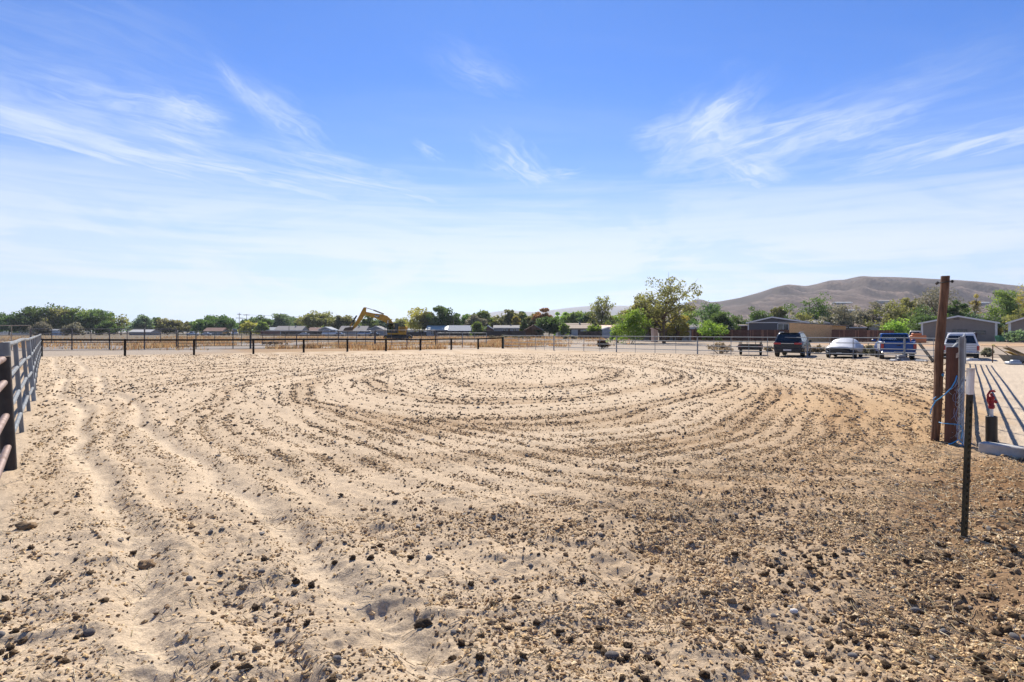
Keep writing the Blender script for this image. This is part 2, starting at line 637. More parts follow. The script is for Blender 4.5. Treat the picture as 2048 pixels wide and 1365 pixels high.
def tint_mat(name, rough=0.9, bump=0.6, bscale=60.0):
    """colour comes piece by piece from the mesh (each clod, straw or chip has its own)"""
    m, N, b = new_mat(name)
    at = N.n('ShaderNodeAttribute')
    at.attribute_name = 'tint'
    tcn = N.n('ShaderNodeTexCoord')
    f = N.noise(tcn.outputs['Object'], bscale, 4, 0.6)
    N.put(b.inputs['Base Color'], N.mix(1.0, at.outputs['Color'], N.ramp(f, [(0.3, 0.72), (0.7, 1.25)]), 'MULTIPLY'))
    b.inputs['Roughness'].default_value = rough
    b.inputs['Specular IOR Level'].default_value = 0.2
    if bump:
        bn = N.n('ShaderNodeBump')
        bn.inputs['Strength'].default_value = bump
        bn.inputs['Distance'].default_value = 0.006
        N.put(bn.inputs['Height'], f)
        N.put(b.inputs['Normal'], bn.outputs[0])
    return m


# ------------------------------------------------------------------ ground: one sheet to the horizon
def build_ground():
    rr = [0.05, 0.5, 1.0, 1.5, 1.9, 2.3, 2.6, 2.85]
    y = 356.0
    while y > 20:
        rr.append(CH * 600 / y)
        y -= 0.85
    while y > 2.2:
        rr.append(CH * 600 / y)
        y -= 0.45
    rr += [700, 1000, 1500, 2300, 3500, 5500, 8000, 12000, 20000]
    rr = np.array(rr)
    front = np.arctan(np.linspace(-1.0, 1.0, 900))
    back = np.linspace(PI / 4, 2 * PI - PI / 4, 72)[1:-1]
    az = np.concatenate([front, back])
    n, m = len(rr), len(az)
    Rg, A = np.meshgrid(rr, az, indexing='ij')
    X, Y = Rg * np.sin(A), Rg * np.cos(A)
    Zg = ground_h(X, Y)
    V = np.stack([X, Y, Zg], -1).reshape(-1, 3)
    i, j = np.meshgrid(np.arange(n - 1), np.arange(m), indexing='ij')
    j2 = (j + 1) % m
    F = np.stack([i * m + j, (i + 1) * m + j, (i + 1) * m + j2, i * m + j2], -1).reshape(-1, 4)
    F = F[:, ::-1]
    # colours of the dirt, zone by zone
    x, yv = V[:, 0].astype(float), V[:, 1].astype(float)
    sand = np.array((0.525, 0.408, 0.278))
    mul = np.array((0.360, 0.245, 0.140))
    grav = np.array((0.235, 0.215, 0.198))
    dry = np.array((0.330, 0.215, 0.115))
    gryd = np.array((0.345, 0.285, 0.222))
    orange = np.array((0.50, 0.31, 0.165))
    ia = in_arena(x, yv)
    mu = mulch(x, yv)
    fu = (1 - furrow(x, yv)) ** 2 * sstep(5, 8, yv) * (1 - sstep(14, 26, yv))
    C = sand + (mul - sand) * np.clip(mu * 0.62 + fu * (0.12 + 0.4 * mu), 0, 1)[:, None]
    rt_ = ruts(x, yv) * sstep(0, 0.6, ia)
    C = C + (np.array((0.60, 0.485, 0.345)) - C) * (0.6 * rt_)[:, None]
    warm = sstep(2.0, 6.5, x - 0.10 * yv) * (1 - sstep(14, 24, yv))
    C = C * (1 + warm[:, None] * (np.array((0.90, 0.78, 0.62)) - 1))
    out = 1 - sstep(-1.2, 0.4, ia + 1.2 * (fbm(x * .5, yv * .5, 121, 3) - .5))
    out = out * np.where(x > 0, sstep(8.0, 9.0, yv), 1.0)
    damp = sstep(-0.6, 0.5, x - 0.62 * yv - 0.2 + 0.8 * (fbm(x * 1.2, yv * 1.2, 181, 3) - .5)) * (1 - sstep(7.0, 8.6, yv)) * (x > 0)
    C = C * (1 - damp[:, None] * (1 - np.array((0.60, 0.52, 0.45))))
    pch = fbm(x * 0.05, yv * 0.05, 123, 4)
    right = sstep(-5, 12, x)
    base_out = gryd + (dry - gryd) * (sstep(0.42, 0.58, pch) * (1 - 0.75 * right))[:, None]
    gl = (1 - sstep(-30, -18, x - 0.25 * (yv - 60))) * sstep(52, 60, yv) * (1 - sstep(120, 190, yv))
    gl = gl * sstep(0.35, 0.55, fbm(x * 0.03, yv * 0.09, 127, 3))
    base_out = base_out + (grav - base_out) * gl[:, None]
    org = sstep(0, 1, (x - 38) / 10) * np.exp(-((yv - 84) / 12.0) ** 2)
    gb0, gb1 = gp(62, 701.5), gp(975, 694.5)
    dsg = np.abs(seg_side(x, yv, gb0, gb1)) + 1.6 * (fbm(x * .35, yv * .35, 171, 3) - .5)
    drk = (1 - sstep(0.4, 1.9, dsg)) * (x < 0)  # dark soil and weed shadows along the corral line, painted into the colour
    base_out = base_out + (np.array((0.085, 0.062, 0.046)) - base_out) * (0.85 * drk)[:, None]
    base_out = base_out + (orange - base_out) * (0.85 * org)[:, None]
    wild = sstep(95, 180, Rg.reshape(-1))
    base_out = base_out + (np.array((0.150, 0.122, 0.085)) - base_out) * wild[:, None]
    pen = (seg_side(x, yv, RS0, RS1) < -0.2) & (yv < 40)
    base_out[pen] = np.array((0.52, 0.43, 0.325))
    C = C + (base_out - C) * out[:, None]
    C = C * (0.90 + 0.2 * fbm(x * 1.3, yv * 1.3, 131, 3))[:, None]
    m_, N, b = new_mat('sand')
    at = N.n('ShaderNodeAttribute')
    at.attribute_name = 'soil'
    tcn = N.n('ShaderNodeTexCoord')
    f1 = N.noise(tcn.outputs['Object'], 55, 5, 0.7)
    f2 = N.noise(tcn.outputs['Object'], 7, 4, 0.6)
    c = N.mix(1.0, at.outputs['Color'], N.ramp(f1, [(0.28, 0.60), (0.72, 1.30)]), 'MULTIPLY')
    c = N.mix(1.0, c, N.ramp(f2, [(0.3, 0.9), (0.7, 1.08)]), 'MULTIPLY')
    vo = N.n('ShaderNodeTexVoronoi')
    N.put(vo.inputs['Vector'], tcn.outputs['Object'])
    vo.inputs['Scale'].default_value = 38
    vo2 = N.n('ShaderNodeTexVoronoi')
    N.put(vo2.inputs['Vector'], N.vm('ADD', tcn.outputs['Object'], (3.3, 1.7, 0)))
    vo2.inputs['Scale'].default_value = 90
    spk = N.m('MAXIMUM', N.mrange(vo.outputs['Distance'], 0.14, 0.28, 1, 0), N.mrange(vo2.outputs['Distance'], 0.16, 0.30, 0.9, 0))
    spk = N.m('MULTIPLY', spk, N.mrange(N.noise(tcn.outputs['Object'], 3.1, 4, 0.7), 0.42, 0.62, 0.15, 1))
    c = N.mix(N.m('MULTIPLY', spk, 0.55), c, (0.30, 0.20, 0.11))
    N.put(b.inputs['Base Color'], c)
    b.inputs['Roughness'].default_value = 0.95
    b.inputs['Specular IOR Level'].default_value = 0.12
    bn = N.n('ShaderNodeBump')
    bn.inputs['Strength'].default_value = 0.9
    bn.inputs['Distance'].default_value = 0.014
    N.put(bn.inputs['Height'], N.noise(tcn.outputs['Object'], 48, 6, 0.75))
    N.put(b.inputs['Normal'], bn.outputs[0])
    me = mesh_np('ground', V, F, (m_,), smooth=True)
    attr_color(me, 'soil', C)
    return tag(link('ground', me), kind='structure')


build_ground()

# ------------------------------------------------------------------ crumbs, clods and straw on the sand
def ico(sub):
    import bmesh
    bm = bmesh.new()
    bmesh.ops.create_icosphere(bm, subdivisions=sub, radius=1.0)
    V = np.array([v.co[:] for v in bm.verts])
    F = np.array([[v.index for v in f.verts] for f in bm.faces])
    bm.free()
    return V, F


rg = np.random.default_rng(11)
ICO1, IF1 = ico(1)
OCT = np.array([(1, 0, 0), (-1, 0, 0), (0, 1, 0), (0, -1, 0), (0, 0, 1), (0, 0, -1)], float)
OF = np.array([(0, 2, 4), (2, 1, 4), (1, 3, 4), (3, 0, 4), (2, 0, 5), (1, 2, 5), (3, 1, 5), (0, 3, 5)])


def scatter(base, faces, P, S, tint, name, material, label, jit=0.28, flat=0.7):
    n, k = len(P), len(base)
    V = np.broadcast_to(base, (n, k, 3)).copy()
    V *= 1 + jit * rg.standard_normal((n, k, 1)).clip(-1.6, 1.6)
    V *= np.stack([rg.uniform(0.75, 1.35, n), rg.uniform(0.75, 1.1, n), flat * rg.uniform(0.75, 1.2, n)], -1)[:, None, :]
    ti = rg.uniform(-0.5, 0.5, n)
    c, s = np.cos(ti)[:, None], np.sin(ti)[:, None]
    x, z = V[..., 0] * c - V[..., 2] * s, V[..., 0] * s + V[..., 2] * c
    V[..., 0], V[..., 2] = x, z
    a = rg.uniform(0, 2 * PI, n)
    c, s = np.cos(a)[:, None], np.sin(a)[:, None]
    x, y = V[..., 0] * c - V[..., 1] * s, V[..., 0] * s + V[..., 1] * c
    V[..., 0], V[..., 1] = x, y
    V = V * S[:, None, None] + P[:, None, :]
    F = (faces[None] + (np.arange(n) * k)[:, None, None]).reshape(-1, 3)
    me = mesh_np(name, V.reshape(-1, 3), F, (material,), smooth=False)
    attr_color(me, 'tint', np.repeat(tint, k, 0))
    o = link(name, me)
    return tag(o, label, name.replace('_', ' '), kind='stuff')


def place(n, d0, d1, power):
    """n random spots in the wedge the photo looks into, depth pdf ~ D**power"""
    u = rg.uniform(0, 1, n)
    if power == -1:
        D = d0 * (d1 / d0) ** u
    else:
        p = power + 1
        D = (d0 ** p + (d1 ** p - d0 ** p) * u) ** (1 / p)
    x = rg.uniform(-0.93, 0.93, n) * D
    return x, D


def keep(x, y, base, gain):
    ok = in_arena(x, y) > 0.1
    near_r = (x > 1.5) & (y < 8.5)
    dens = base + gain * mulch(x, y)
    dens = dens * (1 + sstep(5, 7, y) * (0.22 + 1.75 * (1 - furrow(x, y)) ** 2 - 1))
    dens = dens * (1 - 0.85 * ruts(x, y))
    dens = dens * (1 - 0.30 * (1 - sstep(-2.5, 1.0, x)) * (1 - sstep(6, 9, y)))
    return (rg.uniform(0, 1, len(x)) < dens) & (ok | near_r)


# --- clods
x, y = place(420000, 2.9, 48, 0.35)
k_ = keep(x, y, 0.26, 0.70)
x, y = x[k_], y[k_]
clump = fbm(x * 1.1, y * 1.1, 141, 2)
k_ = rg.uniform(0, 1, len(x)) < sstep(0.28, 0.60, clump) * 0.8 + 0.2
x, y = x[k_], y[k_]
size = np.exp(rg.normal(math.log(0.0092), 0.56, len(x))).clip(0.0035, 0.026)
size *= 1 + 0.6 * sstep(6, 18, y)
vis = size * 600 / y
k_ = vis > 0.36
x, y, size, vis = x[k_], y[k_], size[k_], vis[k_]
order = np.argsort(-vis)
big, rest = order[:292], order[292:]
pal = np.array([(0.10, 0.066, 0.040), (0.18, 0.118, 0.066), (0.26, 0.172, 0.095), (0.07, 0.050, 0.036), (0.32, 0.215, 0.115),
                (0.20, 0.18, 0.16), (0.46, 0.32, 0.175), (0.42, 0.285, 0.15)])
tint = pal[rg.integers(0, len(pal), len(x))] * rg.uniform(0.7, 1.3, (len(x), 1))
z = ground_h(x, y) + size * 0.28
dm = tint_mat('dried_dung')
P = np.stack([x, y, z], -1)
print('COUNT clods', len(rest))
r1 = rest[vis[rest] > 1.1]
r2 = rest[vis[rest] <= 1.1]
scatter(ICO1, IF1, P[r1], size[r1], tint[r1], 'clods', dm, 'small dark dung clods and pebbles strewn across the near sand', 0.30, 0.62)
scatter(OCT, OF, P[r2], size[r2] * 1.15, tint[r2], 'crumbs', dm, 'small dark crumbs strewn across the harrowed sand', 0.25, 0.7)

# --- the 300 largest lying by themselves
ICO3, IF3 = ico(3)


def clod_mesh(seed, kind):
    V = ICO3.copy()
    r = np.random.default_rng(seed)
    o = r.uniform(0, 50, 3)
    n = fbm(V[:, 0] * 1.5 + o[0] + V[:, 2] * .9, V[:, 1] * 1.5 + o[1] - V[:, 2] * .8, seed, 4)
    amp = 1.3 if kind == 'clod' else 0.35
    V = V * (1 + amp * (n - 0.5))[:, None]
    if kind == 'clod':
        n2 = fbm(V[:, 0] * 5 + o[1], V[:, 1] * 5 + V[:, 2] * 5, seed + 3, 2)
        V = V * (1 + 0.7 * (n2 - 0.5))[:, None]
    V *= np.array((r.uniform(1.0, 1.3), r.uniform(0.75, 0.95), r.uniform(0.6, 0.8)))
    return V, IF3


kinds = [
    ('dung_clod', 'clod', (0.090, 0.060, 0.036), 'dark brown crumbly dung clod lying loose on the trodden sand', 'dark brown dung clods'),
    ('dung_clod', 'clod', (0.165, 0.112, 0.064), 'mid brown dried dung clod lying loose on the trodden sand', 'mid brown dung clods'),
    ('pebble', 'stone', (0.150, 0.140, 0.135), 'smooth dark grey pebble lying loose on the trodden sand', 'dark grey pebbles'),
    ('dirt_lump', 'clod', (0.360, 0.265, 0.165), 'pale tan dirt lump lying loose on the trodden sand', 'pale tan dirt lumps'),
]
vari = []
for q, (nm, sh, colr, lab, gr) in enumerate(kinds):
    mt = mat(nm + '_surface', colr, 0.92, 0, 0.35, 28, 0.8 if sh == 'clod' else 0.25, 70, spec=0.15)
    ms = []
    for s in range(5):
        V, F = clod_mesh(200 + q * 10 + s, sh)
        ms.append(mesh_np(nm, V, F, (mt,), smooth=True))
    vari.append(ms)
for i in big:
    q = int(rg.choice([0, 0, 0, 0, 1, 1, 1, 1, 2, 3, 3]))
    nm, sh, colr, lab, gr = kinds[q]
    o = link(nm, vari[q][rg.integers(0, 5)])
    s_ = float(size[i])
    o.location = (x[i], y[i], float(ground_h(x[i], y[i])) + s_ * 0.30)
    o.scale = (s_,) * 3
    o.rotation_euler = (rg.uniform(-.4, .4), rg.uniform(-.4, .4), rg.uniform(0, 6.28))
    tag(o, lab, nm.replace('_', ' '), gr)

# --- a few that stand out
for nm, px, py, s_, sh, colr, lab, cat in (
        ('dirt_lump', 292, 1126, 0.050, 'clod', (0.30, 0.20, 0.115), 'big brown dirt lump in the left wheel ruts of the foreground', 'dirt lump'),
        ('dirt_lump', 52, 1062, 0.060, 'clod', (0.25, 0.17, 0.10), 'flattish brown dirt lump at the left edge below the dark fence post', 'dirt lump'),
        ('dung_clod', 845, 1245, 0.042, 'clod', (0.075, 0.052, 0.034), 'upright dark dung clod alone on pale smooth sand in the near centre', 'dung clod'),
        ('pebble', 1224, 1312, 0.034, 'stone', (0.17, 0.15, 0.135), 'large round grey brown pebble in the near foreground beside dark clods', 'pebble'),
        ('pebble', 178, 1266, 0.032, 'stone', (0.13, 0.115, 0.11), 'long dark slate pebble lying in the left foreground', 'pebble'),
        ('white_stone', 1588, 1228, 0.024, 'stone', (0.72, 0.70, 0.66), 'small white stone resting against a brown clod in the right foreground', 'stone')):
    V, F = clod_mesh(300 + px, sh)
    me = mesh_np(nm, V, F, (mat(nm + '_own', colr, 0.9, 0, 0.3, 22, 0.6, 60, spec=0.15),), smooth=True)
    X_, Y_ = gp(px, py)
    o = link(nm, me, None, (X_, Y_, float(ground_h(X_, Y_)) + s_ * 0.35))
    o.scale = (s_,) * 3
    tag(o, lab, cat)

# --- fine crumbs: bark chips and sand lumps
x, y = place(480000, 2.9, 15, 0.0)
k_ = keep(x, y, 0.20, 0.85) & (rg.uniform(0, 1, len(x)) < 1 - 0.9 * sstep(7.5, 15, y))
x, y = x[k_], y[k_]
k_ = rg.uniform(0, 1, len(x)) < sstep(0.34, 0.60, fbm(x * 2.2, y * 2.2, 151, 3)) * 0.85 + 0.15
x, y = x[k_], y[k_]
size = np.exp(rg.normal(math.log(0.0080), 0.42, len(x))).clip(0.003, 0.02) * (1 + 0.5 * sstep(6, 12, y))
k_ = size * 600 / y > 0.5
x, y, size = x[k_], y[k_], size[k_]
pal = np.array([(0.62, 0.45, 0.25), (0.54, 0.37, 0.19), (0.40, 0.265, 0.14), (0.66, 0.51, 0.31), (0.27, 0.175, 0.095), (0.58, 0.40, 0.20)])
tint = pal[rg.integers(0, len(pal), len(x))] * rg.uniform(0.75, 1.2, (len(x), 1))
P = np.stack([x, y, ground_h(x, y) + size * 0.35], -1)
scatter(OCT, OF, P, size, tint, 'bark_chips', dm, 'fine tan bark chips and sand crumbs over the near sand', 0.32, 0.6)
print('COUNT chips', len(x))


# --- straw
def straw(n):
    x, y = place(n, 2.9, 9.5, -0.2)
    w = 0.12 + 0.75 * mulch(x, y) + 0.5 * sstep(1.5, 3.5, x - 0.3 * y + 0.6)
    k_ = (rg.uniform(0, 1, n) < w) & (rg.uniform(0, 1, n) < sstep(0.40, 0.66, fbm(x * 1.6, y * 1.6, 161, 3)) + 0.06)
    x, y = x[k_], y[k_]
    n = len(x)
    L = rg.uniform(0.03, 0.14, n)
    a = rg.normal(2.3, 0.9, n)
    wd = rg.uniform(0.0010, 0.0024, n)
    bend = rg.uniform(-0.5, 0.5, n)
    lift = rg.uniform(0.0, 0.25, n)
    pts = []
    for t in (0.0, 0.5, 1.0):
        ang = a + bend * t
        px_, py_ = x + np.cos(ang) * L * t, y + np.sin(ang) * L * t
        pz_ = ground_h(px_, py_) + 0.008 + lift * L * t
        ox, oy = -np.sin(ang) * wd, np.cos(ang) * wd
        pts.append((np.stack([px_ - ox, py_ - oy, pz_ - wd], -1), np.stack([px_ + ox, py_ + oy, pz_ - wd], -1), np.stack([px_, py_, pz_ + wd], -1)))
    V = np.stack([q for p in pts for q in p], 1)           # n,9,3
    f = []
    for s in (0, 3):
        for e in range(3):
            e2 = (e + 1) % 3
            f.append((s + e, s + e2, s + 3 + e2, s + 3 + e))
    F = (np.array(f)[None] + (np.arange(n) * 9)[:, None, None]).reshape(-1, 4)
    me = mesh_np('straw', V.reshape(-1, 3), F, (tint_mat('straw', 0.7, 0, 30),))
    pal = np.array([(0.62, 0.50, 0.30), (0.52, 0.40, 0.22), (0.70, 0.60, 0.40), (0.40, 0.34, 0.20)])
    attr_color(me, 'tint', np.repeat(pal[rg.integers(0, 4, n)], 9, 0))
    tag(link('straw', me), 'loose pale straw and hay stalks scattered over the near ground', 'straw', kind='stuff')


straw(22000)
# ------------------------------------------------------------------ fences
M_ = {}
M_['galv'] = mat('galvanised_steel', (0.24, 0.265, 0.285), 0.5, 0.2, 0.18, 5, dirt=(0.20, 0.17, 0.14), dscale=2.2)
M_['galv_rail'] = mat('galvanised_rail', (0.235, 0.262, 0.285), 0.7, 0.0, 0.15, 5, spec=0.2)
M_['left_rail'] = mat('worn_blue_grey_rail', (0.175, 0.195, 0.212), 0.65, 0.0, 0.25, 7, dirt=(0.20, 0.15, 0.11), dscale=4, spec=0.25)
M_['grey_paint'] = mat('grey_blue_paint', (0.165, 0.180, 0.195), 0.42, 0.25, 0.2, 6, dirt=(0.30, 0.26, 0.21), dscale=3)
M_['dark_pipe'] = mat('dark_pipe', (0.030, 0.025, 0.024), 0.45, 0.3, 0.3, 8, dirt=(0.085, 0.055, 0.040), dscale=4, bump=0.3, bscale=50)
M_['rust_pipe'] = mat('rusty_pipe', (0.22, 0.15, 0.125), 0.55, 0.3, 0.25, 9, dirt=(0.12, 0.06, 0.035), dscale=5)
M_['black'] = mat('black_pipe', (0.016, 0.015, 0.015), 0.85, 0.0, 0.3, 6, spec=0.12)
M_['tan_pipe'] = mat('tan_pipe', (0.36, 0.29, 0.21), 0.6, 0.1, 0.15, 5)
M_['panel_dark'] = mat('weathered_panel', (0.115, 0.110, 0.112), 0.5, 0.35, 0.3, 4, dirt=(0.13, 0.085, 0.055), dscale=1.5)
M_['panel_green'] = mat('green_panel', (0.075, 0.095, 0.085), 0.5, 0.2, 0.25, 4)


def H3(p, z):
    return Vector((p[0], p[1], z))


def gh(p):
    return float(ground_h(p[0], p[1]))


# --- left pipe fence, leaning a little outwards
f = thing('pipe_fence', 'grey four-rail pipe fence running along the left edge from a thick dark post', 'fence')
a, b = Vector(LF0), Vector(LF1)
dirv = (b - a).normalized()
Ltot = (b - a).length
outw = Vector((-dirv.y * 1, dirv.x * 1)) if (-dirv.y) < 0 else Vector((dirv.y, -dirv.x))
lean = 0.075
RZ = (0.34, 0.74, 1.16, 1.60)


BASE = [(18.7, 945), (43.6, 867), (57.8, 826), (67.8, 802), (71.8, 768), (74.5, 745), (77.5, 729), (82, 714)]
LEAN = [0.058, 0.073, 0.083, 0.095, 0.06, 0.03, 0.01, 0.0]
bp = [Vector(gp(*q)) for q in BASE]
cum = [0.0]
for i in range(1, len(bp)):
    cum.append(cum[-1] + (bp[i] - bp[i - 1]).length)
Ltot = cum[-1]


def lf(s, z, off=0.0):
    i = max(0, min(len(bp) - 2, int(np.searchsorted(cum, s, side='right')) - 1))
    t = (s - cum[i]) / (cum[i + 1] - cum[i])
    p = bp[i] + (bp[i + 1] - bp[i]) * t
    le = LEAN[i] + (LEAN[i + 1] - LEAN[i]) * min(max(t, 0), 1)
    return Vector((p.x + outw.x * off - le * z, p.y + outw.y * off, gh(p) + z))


mb = MB().tube([lf(0, -0.25), lf(0, 1.45)], 0.080, 16)
near_post = mb.build('post', M_['dark_pipe'], f, smooth=True)
tag(near_post, 'thick dark brown steel post at the near end')
MB().tube([lf(0, 1.455), lf(0, 1.63)], 0.083, 16).build('post_cap', M_['grey_paint'], near_post, smooth=True)
nb = 16
ss = [cum[0], cum[1], cum[2], cum[3]] + [cum[3] + (Ltot - cum[3]) * k / 10 for k in range(1, 11)]
for k, s in enumerate(ss[1:-1], 1):
    m = MB().tube([lf(s, -0.2), lf(s, 1.62)], 0.036 if k != 3 else 0.05, 10)
    m.build('post', M_['grey_paint'] if k != 3 else M_['galv'], f, smooth=True)
for k in range(len(ss) - 1):
    for z in RZ:
        s0, s1 = ss[k], ss[k + 1]
        sag = 0.02 if z < 1.5 else 0.0
        MB().tube([lf(s0, z), lf((s0 + s1) / 2, z - sag), lf(s1, z)], 0.032 if z < 1.5 else 0.036, 8).build('rail', M_['left_rail'], f, smooth=True)
for k in range(1, len(ss) - 1, 2):      # every second bay has a mid upright
    s = (ss[k] + ss[k + 1]) / 2
    if s > 1200:
        MB().tube([lf(s, 0.02), lf(s, 1.6)], 0.024, 8).build('upright', M_['grey_paint'], f, smooth=True)
for z in (0.30, 0.70, 1.12, 1.42):      # bay this side of the dark post, running out of the frame
    MB().tube([lf(-3.0, z), lf(0, z)], 0.04, 10).build('rail', M_['rust_pipe'], f, smooth=True)
for s, h in ((2.35, 1.25), (4.6, 1.1)):
    MB().bar(lf(s, -0.1, 0.35), lf(s, h, 0.35), 0.05, 0.03).build('stake', M_['tan_pipe'], f)

# --- black post and rail fence across the back left
f = thing('post_and_rail_fence', 'low black fence of square posts with one top rail across the back left', 'fence')
PH = (1.30, 1.26, 1.26, 1.24, 1.22, 1.18, 1.18, 1.14, 1.16, 1.14, 1.22)
for p, h in zip(BF, PH):
    w = 0.075 if p is not BF[0] else 0.10
    M = Matrix.Translation((p[0], p[1], gh(p) - 0.05)) @ Matrix.Rotation(0.5, 4, 'Z')
    MB().bbox(-w, w, -w, w, 0, h + 0.05, 0.012, M).build('post', M_['black'], f)
for k in range(len(BF) - 1):
    p, q = BF[k], BF[k + 1]
    MB().bar(H3(p, gh(p) + PH[k] - 0.09), H3(q, gh(q) + PH[k + 1] - 0.09), 0.08, 0.13).build('rail', M_['black'], f)

# --- grey corral panels beyond it
def panel_line(root, pxs, by0, by1, x0, x1, zs, m, r=0.024, pr=0.034, mids=1):
    """run of pipe panels standing along a straight ground line; pxs are the post columns"""
    P0, P1 = Vector(gp(x0, by0)), Vector(gp(x1, by1))

    def on_line(px):
        t = (px - 1024) / K                      # ray x = t*y against the line
        d = P1 - P0
        s = (t * P0.y - P0.x) / (d.x - t * d.y)
        return P0 + d * s
    pts = [on_line(p) for p in pxs]
    for i, p in enumerate(pts):
        g = gh(p)
        MB().tube([H3(p, g - 0.05), H3(p, g + zs[0] + 0.02)], pr, 8).build('post', m, root)
    for i in range(len(pts) - 1):
        p, q = pts[i], pts[i + 1]
        for z in zs:
            MB().tube([H3(p, gh(p) + z), H3(q, gh(q) + z)], r, 6).build('rail', m, root)
        for k in range(mids):
            c = p.lerp(q, (k + 1) / (mids + 1))
            MB().tube([H3(c, gh(c) + zs[-1]), H3(c, gh(c) + zs[0])], r * 0.9, 6).build('upright', m, root)
    return pts


f = thing('corral_fence', 'tall grey three-rail corral fence behind the black fence at far left', 'fence')
panel_line(f, (62, 144, 219, 289, 353), 701, 694, 62, 975, (2.07, 1.60, 0.74), M_['panel_dark'], 0.04, 0.06, 1)
f = thing('corral_fence', 'dark green gate panels in the corral line right of the tall grey rails', 'fence')
panel_line(f, (356, 392, 466, 500), 701, 694, 62, 975, (1.84, 1.55, 1.0, 0.62, 0.30), M_['panel_green'], 0.034, 0.055, 1)
f = thing('corral_fence', 'dark five-rail corral panels with many uprights left of the excavator', 'fence')
panel_line(f, (502, 593, 677, 749), 701, 694, 62, 975, (1.86, 1.50, 1.05, 0.70, 0.34), M_['panel_dark'], 0.034, 0.055, 3)
f = thing('corral_fence', 'weathered corral panels crossing in front of the excavator tracks', 'fence')
panel_line(f, (751, 814, 871), 701, 694, 62, 975, (1.98, 0.95, 0.62, 0.30), M_['panel_dark'], 0.034, 0.06, 1)
f = thing('corral_fence', 'pale-topped corral panels right of the excavator, ending before the mobile home', 'fence')
panel_line(f, (874, 925, 973), 701, 694, 62, 975, (1.66, 1.28, 0.92, 0.58), M_['galv'], 0.026, 0.042, 1)
f = thing('round_pen_fence', 'tan-topped high corral rails cut off by the left edge of the frame', 'fence')
panel_line(f, (-60, -18, 23, 60), 700, 700.6, -60, 60, (2.42, 1.45, 0.98), M_['tan_pipe'], 0.035, 0.04, 0)

# --- grey panels along the back right
f = thing('livestock_panel_fence', 'light grey four-rail livestock panel fence along the back right in front of the parked vehicles', 'fence')
RZ2 = (1.40, 1.05, 0.69, 0.33)
for i, p in enumerate(RF):
    g = gh(p)
    MB().tube([H3(p, g - 0.05), H3(p, g + (1.44 if i else 1.25))], 0.055 if i else 0.07, 10).build('post', M_['galv'] if i else M_['panel_green'], f, smooth=True)
for i in range(len(RF) - 1):
    p, q = Vector(RF[i]), Vector(RF[i + 1])
    n = max(1, round((q - p).length / 3.0))
    for z in RZ2:
        MB().tube([H3(p, gh(p) + z), H3(q, gh(q) + z)], 0.027, 6).build('rail', M_['galv_rail'], f, smooth=True)
    for k in range(1, 2 * n):
        c = p.lerp(q, k / (2 * n))
        r_ = 0.026 if k % 2 == 0 else 0.017
        MB().tube([H3(c, gh(c) - 0.02), H3(c, gh(c) + 1.4)], r_, 6).build('upright', M_['galv'], f, smooth=True)

# --- panels along the right side, seen end on behind the brown posts
f = thing('side_panel_fence', 'grey livestock panel fence seen end-on behind the brown posts, its rail shadows striping the ground', 'fence')
P0, P1 = Vector(RS0), Vector(RS1)
Ls = (P1 - P0).length
n = 12
for k in range(n + 1):
    c = P0.lerp(P1, k / n)
    MB().tube([H3(c, -0.1), H3(c, gh(c) + 1.70)], 0.036 if k == 0 else 0.028, 10).build('post', M_['galv'], f, smooth=True)
for k in range(0, n, 2):
    p, q = P0.lerp(P1, k / n), P0.lerp(P1, (k + 2) / n)
    for z in (0.34, 0.68, 1.02, 1.36, 1.68):
        MB().tube([H3(p, gh(p) + z), H3(q, gh(q) + z)], 0.027, 8).build('rail', M_['galv_rail'], f, smooth=True)

# ------------------------------------------------------------------ posts and fittings in the right foreground
def wood_mat(name, col, dark, grain=(26, 26, 2.2), rough=0.8):
    m, N, b = new_mat(name)
    tcn = N.n('ShaderNodeTexCoord')
    v = N.vm('MULTIPLY', tcn.outputs['Object'], grain)
    f1 = N.noise(v, 1.0, 6, 0.65, 0.6)
    f2 = N.noise(tcn.outputs['Object'], 2.6, 4, 0.6)
    c = N.mix(N.mrange(f1, 0.32, 0.68), dark, col)
    c = N.mix(N.mrange(f2, 0.45, 0.7, 0, 0.6), c, dark)
    N.put(b.inputs['Base Color'], c)
    b.inputs['Roughness'].default_value = rough
    b.inputs['Specular IOR Level'].default_value = 0.25
    bn = N.n('ShaderNodeBump')
    bn.inputs['Strength'].default_value = 0.7
    bn.inputs['Distance'].default_value = 0.012
    N.put(bn.inputs['Height'], f1)
    N.put(b.inputs['Normal'], bn.outputs[0])
    return m


M_['pole_wood'] = wood_mat('rough_pole_wood', (0.26, 0.145, 0.085), (0.070, 0.040, 0.027))
M_['stained'] = wood_mat('red_brown_stained_wood', (0.155, 0.070, 0.046), (0.075, 0.036, 0.027), (18, 18, 1.4), 0.7)
M_['steel_dark'] = mat('dark_steel', (0.05, 0.045, 0.04), 0.5, 0.6, 0.3, 20)

